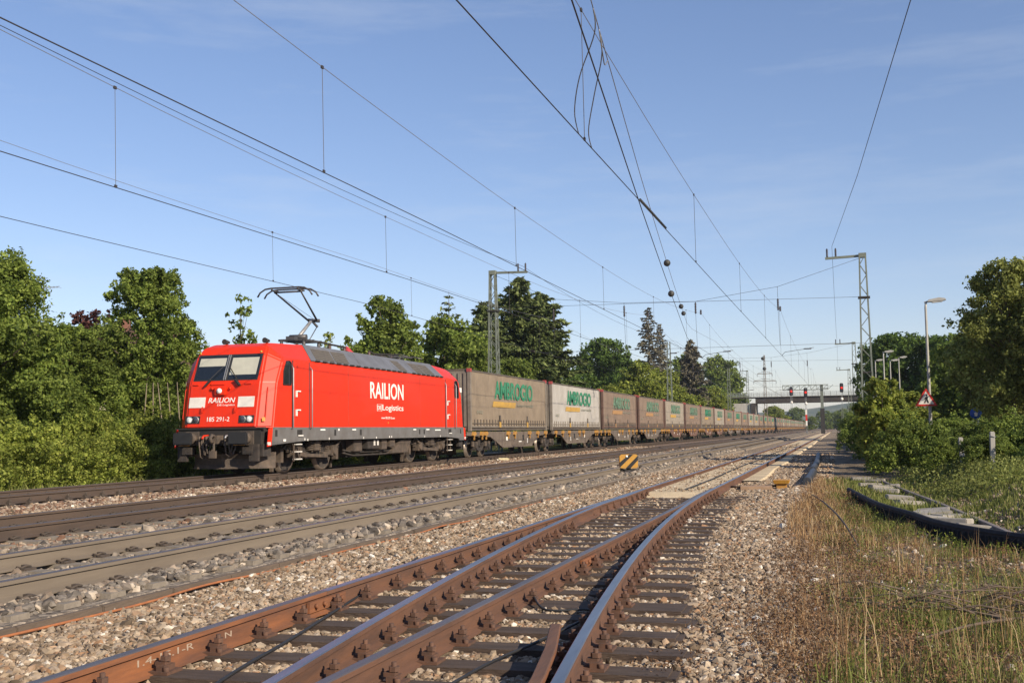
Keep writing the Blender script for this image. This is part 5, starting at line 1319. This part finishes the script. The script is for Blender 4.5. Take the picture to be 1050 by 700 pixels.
def tree(name, label, cat, x, y, h0, h1, R_, n_cl, n_leaf, leaf, lm, shape='round', seed=0, r0=None, group=None, bk=None, rc=(.2, .36), limbs=14, z0=None):
    z0 = float(ground_z(x, y)) if z0 is None else z0
    t = thing(name, label, cat, (x, y, z0), 0, group)
    cl = broad_crown(h0, h1, R_, n_cl, shape, seed, rc)
    P, d = clump_points(cl, n_leaf); P2 = P[P[:, 2] > .03]; d = d[P[:, 2] > .03]
    raw_mesh('crown', leaves_at(P2, leaf, .3, d), 4, lm, t)
    trunk_mesh(h1, r0 or max(.03, h1 * .018), cl, limbs, bk, seed).build('trunk', bk or bark, t)
    return t
def again(src, label, x, y, s, rz, sz=None, group=None):
    c = copy_tree(src); c.location = (x, y, float(ground_z(x, y))); c.rotation_euler = (0, 0, rz); c.scale = (s, s, sz or s); c['label'] = label
    if group: c['group'] = group
    return c
def spruce(name, label, x, y, h, R_, lm, seed=0, gap=1., z_bot=.06, group=None, droop=.28, per=26, size=.3):
    r = np.random.default_rng(seed); t = thing(name, label, 'spruce tree', (x, y, float(ground_z(x, y))), 0, group)
    C = []; m = MB(); m.tube([(0, 0, -.3), (0, 0, h * .5), (0, 0, h)], [h * .016, h * .009, .012], 8)
    nw = int(h / (.42 * gap)); D = []
    for k in range(nw):
        f = z_bot + (1 - z_bot) * k / nw; z = h * f; L0 = R_ * (1 - f) ** .66 * (1.0 if f > .12 else .8) + .1
        for j in range(int(5 + 3 * (1 - f))):
            th = r.uniform(0, 6.283); L = L0 * r.uniform(.55, 1.12); up = .18 + .5 * f
            n = max(4, int(per * L / R_ * 1.6)); s = np.sort(r.random(n) ** .75); px = L * s
            pz = z + up * px * .5 - droop * (px / max(R_, .1)) ** 1.5 * R_ * .5 + r.normal(0, .05, n)
            wv = r.normal(0, .13 * L * (1.1 - s) + .03, n)
            C.append(np.stack([px * math.cos(th) - wv * math.sin(th), px * math.sin(th) + wv * math.cos(th), pz - np.abs(wv) * .3], 1))
            D.append(np.tile([math.cos(th), math.sin(th), 0.], (n, 1)))
            m.tube([(0, 0, z), (L * .5 * math.cos(th), L * .5 * math.sin(th), z + up * L * .25), (L * math.cos(th), L * math.sin(th), z + up * L * .5 - droop * (L / R_) ** 1.5 * R_ * .5)], [.035, .02, .006], 4)
    C = np.concatenate(C); D = np.concatenate(D); N = len(C)
    a = D + RNG.normal(0, .55, (N, 3)); a[:, 2] -= .35; a /= np.linalg.norm(a, axis=1)[:, None]
    up_ = RNG.normal(0, .5, (N, 3)); up_[:, 2] += .7; b = np.cross(a, up_); b /= np.linalg.norm(b, axis=1)[:, None]
    s = (size * RNG.uniform(.6, 1.4, N))[:, None]
    raw_mesh('crown', np.stack([C - a * s * .4, C + b * s * .2, C + a * s * .6, C - b * s * .2], 1), 4, lm, t)
    m.build('trunk', bark, t); return t

# --- left bank
GL = 'broadleaved trees on the left bank'
T1 = tree('broadleaf_tree', 'tall bushy green tree just left of the locomotive front', 'tree', -26.6, 39.5, .6, 7.9, 2.35, 120, 70000, .135, lf_green, 'column', 3, group=GL)
T0 = tree('broadleaf_tree', 'broad green tree at the left edge of the picture', 'tree', -26.4, 30.4, .5, 7.3, 2.6, 120, 76000, .125, lf_green, 'dome', 8, group=GL)
again(T1, 'green tree filling the gap between the broad left edge tree and the tall bushy tree', -27.2, 35.2, .9, 2.1, .66, GL)
again(T0, 'green tree half hidden behind the locomotive nose', -28.2, 43.6, .8, 1.2, .66, GL)
again(T1, 'shorter green tree behind the left edge tree', -29.8, 36.5, 1.0, 4.1, .62, GL)
again(T0, 'small green tree outside the left edge tree', -24.6, 25.0, .8, 2.6, .8, GL)
tree('plum_tree', 'dark red leaved tree peeping out between two green trees', 'tree', -36, 48.5, 1.0, 7.4, 2.2, 30, 7000, .2, lf_red, 'round', 5)
tree('sapling', 'thin sparse young tree rising above the locomotive cab', 'tree', -29, 51, 2.0, 8.5, .95, 26, 1300, .2, lf_green, 'column', 6, .05, rc=(.18, .3))
tree('sapling', 'tiny sparse treetop showing behind the pantograph arm', 'tree', -29.5, 62.5, 2.5, 7.4, .9, 20, 900, .2, lf_yel, 'column', 9, .05, rc=(.2, .32))
GH = 'bushes along the left edge of the tracks'
B1 = tree('bush', 'low leafy green bush at the left edge beside the rail', 'bush', -21.0, 25.6, .05, 1.7, 1.5, 44, 17000, .095, lf_yel, 'dome', 11, group=GH, limbs=6)
k = 0
for x, y, s, lb in ((-21.3, 28.0, 1.0, 'bright green bush second from the left edge'), (-21.2, 30.2, .92, 'bright green bush beneath the tall bushy tree'), (-21.6, 32.5, 1.05, 'green bush in front of thin bare stems'), (-21.3, 34.8, .95, 'green bush with white blossoms close to the locomotive'), (-22.9, 27.0, 1.0, 'taller bush behind the leftmost bush'), (-23.1, 31.0, 1.0, 'taller bush behind the second bush'), (-23.3, 35.2, .95, 'taller bush behind the bush with blossoms'), (-21.9, 37.5, 1.2, 'shaded bush behind the locomotive buffers'), (-22.0, 41.0, 1.3, 'shaded bush behind the locomotive front bogie'), (-22.2, 45, 1.4, 'shaded bush behind the middle of the locomotive'), (-22.3, 49.5, 1.5, 'shaded bush behind the rear of the locomotive'), (-22.6, 54.5, 1.5, 'shaded bush behind the first wagon')):
    again(B1, lb, x, y, s, k * 1.3, s * (.78 + .4 * ((k * 7) % 3) / 2), GH); k += 1
again(B1, 'low bush outside the left edge bush', -20.9, 22.8, 1.0, .7, 1, GH)
t = thing('bare_stems', 'cluster of thin bare stems standing among the left bushes', 'bare stems', (-24.2, 37.4, .2))
for i in range(7):
    m = MB(); x = -1.2 + i * .38; m.tube([(x, .2 * (i % 2), -.4), (x + .05, 0, 1.6), (x + random.uniform(-.2, .2), 0, 3.0)], [.035, .028, .012], 6); m.build('stem', bark_pale, t)
# --- behind the train
GB = 'trees behind the freight train'
T2 = tree('broadleaf_tree', 'dense green tree behind the rear of the locomotive', 'tree', -27, 65.5, 1.0, 9.7, 2.6, 90, 22000, .24, lf_green, 'column', 21, group=GB)
T3 = tree('broadleaf_tree', 'broad green tree in front of the bare topped spruce', 'tree', -27, 76, .8, 9.4, 3.3, 90, 24000, .26, lf_green, 'dome', 22, group=GB)
again(T3, 'green tree left of the lattice mast behind the first swap body', -27.5, 84, .95, 2.2, .95, GB)
again(T2, 'paler green tree touching the left side of the lattice mast', -25.5, 80.5, .8, 1.0, .82, GB)
again(T3, 'green tree at the foot of the two dark spruces', -26, 91, .9, 4, .78, GB)
again(T3, 'green tree right of the two dark spruces over the white swap body', -27, 101, .9, .5, .62, GB)
again(T3, 'low green tree filling the gap before the broad green tree', -28.5, 72.5, .85, 1.7, .78, GB)
again(T2, 'narrow green tree behind the gap after the locomotive', -29.5, 70.5, 1.0, 3.3, .86, GB)
GS = 'spruces behind the freight train'
spruce('spruce_tree', 'sparse spruce with bare open top above the green trees', -34, 97.5, 14.0, 3.2, nd_dark, 31, 1.5, .1, GS, .5, 22, .42)
S1 = spruce('spruce_tree', 'tall dark spruce just right of the lattice mast', -27.6, 98.5, 15.2, 6.0, nd_dark, 32, .58, .05, GS, .30, 110, .52)
again(S1, 'dark spruce with drooping branches, right of the tallest one', -27.0, 104.5, 1.05, 2.0, .955, GS)
again(S1, 'dark spruce hidden between the mast and the tallest spruce', -29.5, 94, .8, 4.0, .82, GS)
T4 = tree('maple_tree', 'big round dark green tree over the third swap body', 'tree', -32.5, 161, 1.0, 14.2, 5.2, 110, 22000, .42, lf_dark, 'round', 41, group=GB)
spruce('spruce_tree', 'tall pale twin topped spruce standing against the sky', -34, 213, 24.5, 5.2, nd_grey, 42, 1.35, .15, GS, .5, 30, .75)
spruce('spruce_tree', 'lower top of the pale twin spruce, leaning beside it', -32.3, 216, 21.5, 3.6, nd_grey, 46, 1.5, .3, GS, .5, 22, .7)
T5 = tree('broadleaf_tree', 'yellow green tree in front of the pale twin spruce', 'tree', -25.5, 152, .6, 10.2, 4.3, 90, 19000, .38, lf_yel, 'dome', 43, group=GB)
again(T5, 'yellow green tree right of the first yellow green one', -25.0, 172, .95, 2, .98, GB)
again(T5, 'low yellow green tree behind the white swap body', -25.2, 128, .85, 3.2, .62, GB)
again(T5, 'yellow green tree below the grey cone shaped spruce', -24.2, 196, .9, 5, .7, GB)
again(T5, 'yellow green tree at the right foot of the grey cone shaped spruce', -24.8, 236, 1.0, 1.1, .95, GB)
spruce('spruce_tree', 'grey brown cone shaped spruce with dense drooping branches', -27, 220, 18.6, 5.0, nd_grey, 44, .75, .04, GS, .25, 46, .75)
T6 = tree('broadleaf_tree', 'distant rounded green tree right of the grey cone spruce', 'tree', -32, 322, 1.5, 21.0, 7.0, 100, 16000, .7, lf_green, 'round', 45, group=GB)
again(T6, 'second distant rounded tree sloping down towards the bridge', -30, 330, .85, 2, .8, GB)
again(T6, 'distant tree between the twin spruce and the cone spruce', -38, 290, .9, 4, .92, GB)
again(T6, 'distant low tree just before the bridge abutment', -27, 262, .6, 1, .5, GB)
again(T4, 'dark green tree behind the yellow green trees', -36, 188, .9, 1.4, .85, GB)
again(T4, 'small dark tree left of the big round one', -33, 141, .6, 3.4, .62, GB)
for i, (x, y, s) in enumerate(((-21, 420, 1.0), (-25, 470, 1.15), (-30, 380, .7))):
    again(T5, ('green tree seen under the bridge above the far wagons', 'farther green tree seen under the bridge', 'small green tree seen under the left bridge end')[i], x, y, s, i, s * .85, 'trees beyond the bridge')
for i, (x, y, s) in enumerate(((2, 520, .55), (7, 430, .5), (-7, 640, .7), (-1, 700, .7), (-12, 560, .45), (10, 620, .9), (-24, 700, .9), (4, 800, .9))):
    again(T6, ('tree beyond the bridge right of the signal gantry post', 'tree beyond the right end of the bridge', 'hazy tree at the far end of the tracks', 'hazy tree behind the end of the siding', 'little far tree over the last wagons under the bridge', 'far tree right of the siding beyond the bridge', 'far tree left of the last wagons beyond the bridge', 'farthest tree closing the line of the siding')[i], x, y, s, i, s * .7, 'trees beyond the bridge')
# --- right side
GR = 'bushes on the right bank'
R1 = tree('bush', 'tall leafy bush leaning over the siding edge below the lattice mast', 'bush', 1.5, 41.5, .1, 3.1, 1.0, 60, 11000, .15, lf_yel, 'column', 51, group=GR, limbs=8)
R2 = tree('bush', 'wide rounded green bush with deep shade in front of the lamp posts', 'bush', 2.15, 36.5, .05, 1.55, 1.35, 60, 17000, .085, lf_green, 'dome', 52, group=GR, limbs=8)
again(R1, 'slim leafy bush behind the tall one', 1.9, 47, 1.0, 2, .84, GR)
again(R1, 'leafy shrub at the foot of the lattice mast', 2.4, 58, 1.3, 4, .92, GR)
again(R1, 'yellowish shrub below the three small lamps', 3.6, 62, 1.4, 1, .88, GR)
again(R2, 'green bush under the red triangle sign', 3.7, 39.5, 1.0, 1.1, .8, GR)
again(R2, 'dense bush right of the sign, before the fence posts', 3.7, 33.5, .75, 2.2, .66, GR)
again(R2, 'low bush between the concrete fence posts', 4.05, 29.8, .62, 3.2, .52, GR)
again(R2, 'low dark bush at the right edge of the picture', 4.6, 27.4, .66, 4.4, .54, GR)
again(R2, 'bush behind the fence posts at the right edge', 5.6, 33, .8, 5.2, .5, GR)
again(R2, 'round bush behind the two nearest fence posts', 4.3, 31.5, .8, 3.9, .78, GR)
again(R2, 'low bush in front of the leaning fence post', 3.35, 28.4, .55, 2.6, .5, GR)
again(R2, 'shady bush at the right edge beyond the third fence post', 4.9, 29.5, .8, 1.5, .8, GR)
again(R2, 'low bush hugging the end of the concrete slabs', 2.7, 31.6, .6, .4, .56, GR)
again(R2, 'bush left of the paved ramp', 3.2, 70, 1.5, .9, 1.75, GR)
again(R2, 'bush behind the tall leafy bush next to the siding', 1.6, 52, .9, 2.9, 1.1, GR)
again(R2, 'bush beside the far part of the siding', 1.4, 66, 1.0, 1.9, 1.2, GR)
again(R2, 'distant bush beside the siding before the bridge', 1.8, 95, 1.3, 2.4, 1.5, GR)
again(R2, 'most distant siding bush before the bridge', 2.2, 150, 1.8, .3, 2.0, GR)
GT = 'trees along the right hand path'
K1 = tree('path_tree', 'large olive tree with bare trunk at the right edge', 'tree', 6.4, 46, 2.0, 7.1, 2.2, 100, 32000, .135, lf_olive, 'column', 61, .11, GT, bark_pale, limbs=16)
again(K1, 'second olive tree with bare trunk, deeper at the right edge', 7.4, 50, 1.05, 2, .95, GT)
again(K1, 'olive tree with slender trunk left of the large right edge tree', 6.6, 53.5, .85, 4, .82, GT)
again(K1, 'olive tree outside the right edge', 8.3, 45, 1.1, 5, .84, GT)
K2 = tree('path_tree', 'dark rounded tree behind the small lamp posts', 'tree', 6.3, 126, 1.0, 10.6, 4.0, 90, 20000, .34, lf_dark, 'round', 62, None, GT)
again(K2, 'dark tree right of the tallest street lamp', 11.5, 122, .95, 2, .92, GT)
again(K2, 'dark tree between the small lamps and the tallest street lamp', 9.0, 126, .85, 5, .95, GT)
again(K2, 'dark tree close behind the tall lattice mast', 4.2, 138, .6, 3, .98, GT)
K3 = tree('path_tree', 'green tree overhanging the shady path right of the sign', 'tree', 7.6, 76, .3, 6.3, 2.8, 80, 18000, .24, lf_green, 'dome', 63, None, GT)
again(K3, 'green tree in the background between the lamp and the large olive tree', 10.4, 88, 1.15, 2, 1.05, GT)
again(K3, 'green tree closing the view under the large olive tree', 11.2, 70, 1.1, 4, .9, GT)
again(K3, 'green tree outside the right edge behind the olive trees', 14, 64, 1.2, 1, 1.1, GT)
again(K3, 'low green tree beside the end of the paved ramp', 8.9, 98, .8, 5, .85, GT)
# --- weeds: grass, low herbs
gr_green = ramp_island('green_grass_blades', [(0, (.07, .085, .02)), (.5, (.135, .16, .034)), (.85, (.22, .235, .065)), (1, (.33, .28, .12))], .7, .25)
gr_dry = ramp_island('dry_straw_blades', [(0, (.17, .09, .04)), (.45, (.32, .19, .085)), (.8, (.46, .32, .16)), (1, (.56, .45, .28))], .8, .2)
wd_brown = ramp_island('withered_brown_weeds', [(0, (.08, .045, .024)), (.5, (.17, .095, .048)), (1, (.27, .165, .09))], .85, .15)
def blades(name, label, P, hmin, hmax, width, mt, lean=.35, clump=0.):
    N = len(P); d = np.hypot(P[:, 0], P[:, 1]); z = ground_z(P[:, 0], P[:, 1]) - .01
    h = RNG.uniform(hmin, hmax, N) * RNG.uniform(.6, 1.15, N); th = RNG.uniform(0, 2 * np.pi, N); le = RNG.uniform(.1, 1, N) * lean * h
    w = width * RNG.uniform(.6, 1.4, N) * np.maximum(1, d / 12) ** .7
    dx, dy = np.cos(th), np.sin(th); ph = RNG.uniform(0, np.pi, N); wx, wy = np.cos(ph) * w, np.sin(ph) * w
    B = np.stack([P[:, 0], P[:, 1], z], 1); W_ = np.stack([wx, wy, 0 * w], 1)
    M = B + np.stack([dx * le * .3, dy * le * .3, h * .55], 1); T = B + np.stack([dx * le, dy * le, h * RNG.uniform(.75, 1, N)], 1)
    V = np.stack([B - W_, B + W_, M + W_ * .75, T, M - W_ * .75], 1)
    F_ = (np.array([(0, 1, 2), (0, 2, 4), (4, 2, 3)])[None] + 5 * np.arange(N)[:, None, None]).reshape(-1, 3)
    o = tri_mesh(name, V.reshape(-1, 3), F_, mt); o['kind'] = 'stuff'; o['label'] = label; o['category'] = 'weeds'; return o
def patch(P): return np.sin(2.3 * P[:, 0] + 1.1 * P[:, 1]) * np.sin(1.7 * P[:, 1] - .9 * P[:, 0]) + .5 * np.sin(4.1 * P[:, 0] - 2.2 * P[:, 1]) + .25 * np.sin(9 * P[:, 0] + 7 * P[:, 1])
def tufts(n, region, per, spread, keep=None):
    c = region(n)
    if keep: q = patch(c); c = c[(q > keep[0]) & (q < keep[1])]; n = len(c)
    else: pass
    k = RNG.integers(per[0], per[1], n); P = np.repeat(c, k, 0)
    return P + RNG.normal(0, spread, P.shape)
def field(x0, x1, y0, y1, pw=1.5):
    """random points, denser near the camera; y0 > 0"""
    def f(n):
        u = RNG.random(n); y = (y0 ** (1 - pw) + u * (y1 ** (1 - pw) - y0 ** (1 - pw))) ** (1 / (1 - pw))
        fx = RNG.random(n); a = x0(y) if callable(x0) else x0; b2 = x1(y) if callable(x1) else x1
        return np.stack([a + (b2 - a) * fx, y], 1)
    return f
gl = lambda y: np.interp(y, [4, 7, 11, 20, 30, 45], [-.5, -.48, -.6, -.78, -.6, -.4])
edge_x = lambda y: np.interp(y, [5, 10, 13.2, 14.1, 15.6, 17.2, 19.3, 21.4, 24, 31], [3.0, 2.7, 2.3, 1.7, 1.1, .85, .48, .28, .05, -.55])
edge_r = lambda y: np.interp(y, [5, 13.2, 14.7, 17.2, 20.6, 24.7, 30.6], [3.3, 2.9, 2.1, 1.9, 1.7, 1.4, 1.0])
blades('dry_grass', 'dry straw coloured grass along the right verge', tufts(560, field(gl, edge_x, 5.8, 30), (10, 34), .06, (-.05, 9)), .06, .28, .0022, gr_dry, .8)
blades('dry_grass', 'dense dry grass by the black pipe and edging', tufts(210, field(gl, lambda y: gl(y) + .75, 14, 32, 1.2), (10, 34), .08), .08, .3, .003, gr_dry, .5)
blades('dry_grass', 'tall pale dry stalks on the near right verge', tufts(130, field(lambda y: gl(y) + .35, edge_x, 5.6, 14), (3, 12), .06), .25, .6, .002, gr_dry, .35)
blades('dry_grass', 'flattened dead grass litter on the right verge', tufts(520, field(gl, edge_x, 5.4, 26), (8, 26), .10), .03, .07, .0022, gr_dry, 3.2)
blades('green_grass', 'fresh green grass tufts on the right verge', tufts(430, field(lambda y: gl(y) + .5, edge_x, 5.6, 24), (16, 50), .075, (-9, .35)), .05, .26, .003, gr_green, .7)
blades('green_grass', 'taller green grass at the lower right corner', tufts(130, field(lambda y: -.1 + 0 * y, lambda y: 2.4 + 0 * y, 5.6, 10), (16, 50), .07, (-9, .5)), .10, .38, .003, gr_green, .7)
blades('green_grass', 'long green grass strip in front of the right bushes', tufts(750, field(lambda y: edge_r(y) + .25, lambda y: 5.4 + 0 * y, 15.5, 34, 1.2), (14, 34), .12), .06, .20, .006, gr_green, .5)
blades('green_grass', 'green grass between the black edging and the slabs', tufts(420, field(lambda y: edge_x(y) + .12, lambda y: edge_r(y), 17.0, 31, 1.2), (8, 26), .09), .08, .26, .007, gr_green, .5)
blades('green_grass', 'rough grass on the left bank', tufts(900, field(-22.5, -19.4, 18, 60, 1.1), (10, 26), .15), .1, .4, .009, gr_green, .5)
def herbs(name, label, n, region, per, spread, hgt, size, mt):
    P = tufts(n, region, per, spread); N = len(P); z = ground_z(P[:, 0], P[:, 1]) + RNG.random(N) ** 1.4 * hgt
    o = raw_mesh(name, leaves_at(np.stack([P[:, 0], P[:, 1], z], 1), size, .5, None, .5), 4, mt); o['kind'] = 'stuff'; o['label'] = label; o['category'] = 'weeds'
herbs('weeds', 'withered brown weeds matted over the right verge', 1100, field(gl, edge_x, 5.4, 34), (20, 80), .12, .10, .022, wd_brown)
herbs('weeds', 'small green herbs among the dry grass', 380, field(lambda y: gl(y) + .3, edge_x, 5.4, 32), (20, 70), .09, .10, .024, lf_yel)
herbs('weeds', 'clumps of taller rust brown dead weeds on the verge', 110, field(lambda y: gl(y) - .05, lambda y: gl(y) + 1.1, 6.2, 24), (60, 170), .10, .24, .024, wd_brown)
herbs('weeds', 'brown dead weeds on the gravel beside the curved rail', 60, field(lambda y: -1.35 + 0 * y, lambda y: -.5 + 0 * y, 6.5, 26), (20, 60), .10, .08, .024, wd_brown)
herbs('weeds', 'leafy weeds at the foot of the black edging', 60, field(lambda y: edge_x(y) - .2, lambda y: edge_x(y) - .02, 12, 25, 1.2), (15, 50), .08, .14, .035, lf_yel)
herbs('weeds', 'leafy undergrowth along the edge of the right bushes', 260, field(lambda y: edge_r(y) + .6, lambda y: 5.5 + 0 * y, 22, 34, 1.2), (30, 80), .2, .4, .07, lf_olive)
# stones and twigs on the verge
P = np.concatenate([scatter(-.9, 3.0, 5, 30, 150, 9), scatter(1.5, 4.5, 13, 22, 160, 14)])
stones('gravel', 'scattered pale stones in the weeds of the right verge', P, .016, .04, st_tan)
P = np.stack([RNG.uniform(-5.5, 1.2, 60), RNG.uniform(5, 18, 60)], 1); P = P[(np.abs(P[:, 0] + 4.12) > .2)]
st_white = ramp_island('white_limestone', [(0, (.45, .42, .37)), (1, (.68, .65, .58))], .9)
stones('gravel', 'few larger whitish stones strewn over the gravel', P, .03, .055, st_white, .1)
rr = random.Random(4)
def stick(pts, r, label):
    m = MB(); m.tube(catmull(pts, 5), r, 6); return tag(m.build('stick', twig_m), label, 'stick', 'dead sticks on the right verge')
twig_m = mat('grey_brown_dead_wood', (.13, .095, .07), (.085, .06, .045), 10, .9)
stick([(-.55, 24, -.24), (-.3, 20.5, -.16), (.0, 16, -.12), (.2, 13.6, -.28)], .014, 'long bent stick arching over the weeds near the black edging')
stick([(-.2, 10.2, -.3), (.25, 9.3, -.26), (.8, 9.1, -.24), (1.3, 8.7, -.3)], .011, 'thin long twig lying across the near dry grass')
stick([(.45, 8.1, -.3), (.9, 8.5, -.24), (1.5, 9.2, -.27)], .010, 'straight twig slanting through the near green grass')
t = thing('brushwood', 'heap of dead brown twigs on the near right verge', 'brushwood', (.85, 9.3, -.3))
for i in range(34):
    a = rr.uniform(-.5, .5) + (3.14 if rr.random() < .5 else 0); L = rr.uniform(.3, .9); x, y = rr.uniform(-.5, .7), rr.uniform(-.5, .7); z = rr.uniform(.0, .1)
    m = MB(); m.tube([(x, y, z), (x + L * .5 * math.cos(a), y + L * .5 * math.sin(a), z + .07), (x + L * math.cos(a), y + L * math.sin(a), z + rr.uniform(-.04, .08))], [.008, .006, .003], 5); m.build('twig', twig_m, t)

# ================================================================== thin air haze round the whole place
hm = bpy.data.materials.new('air_haze'); hm.use_nodes = True
hn = hm.node_tree.nodes; hl = hm.node_tree.links
for q in list(hn): hn.remove(q)
ho = hn.new('ShaderNodeOutputMaterial'); pv = hn.new('ShaderNodeVolumePrincipled')
pv.inputs['Color'].default_value = (.80, .88, 1.0, 1); pv.inputs['Density'].default_value = .00014; pv.inputs['Anisotropy'].default_value = .2
hl.new(pv.outputs['Volume'], ho.inputs['Volume'])
m = MB(); m.bb(-720, 620, -70, 4020, -3.2, 60); hz_ = m.build('haze', hm); hz_['kind'] = 'stuff'; hz_['label'] = 'thin pale air haze over the whole scene'
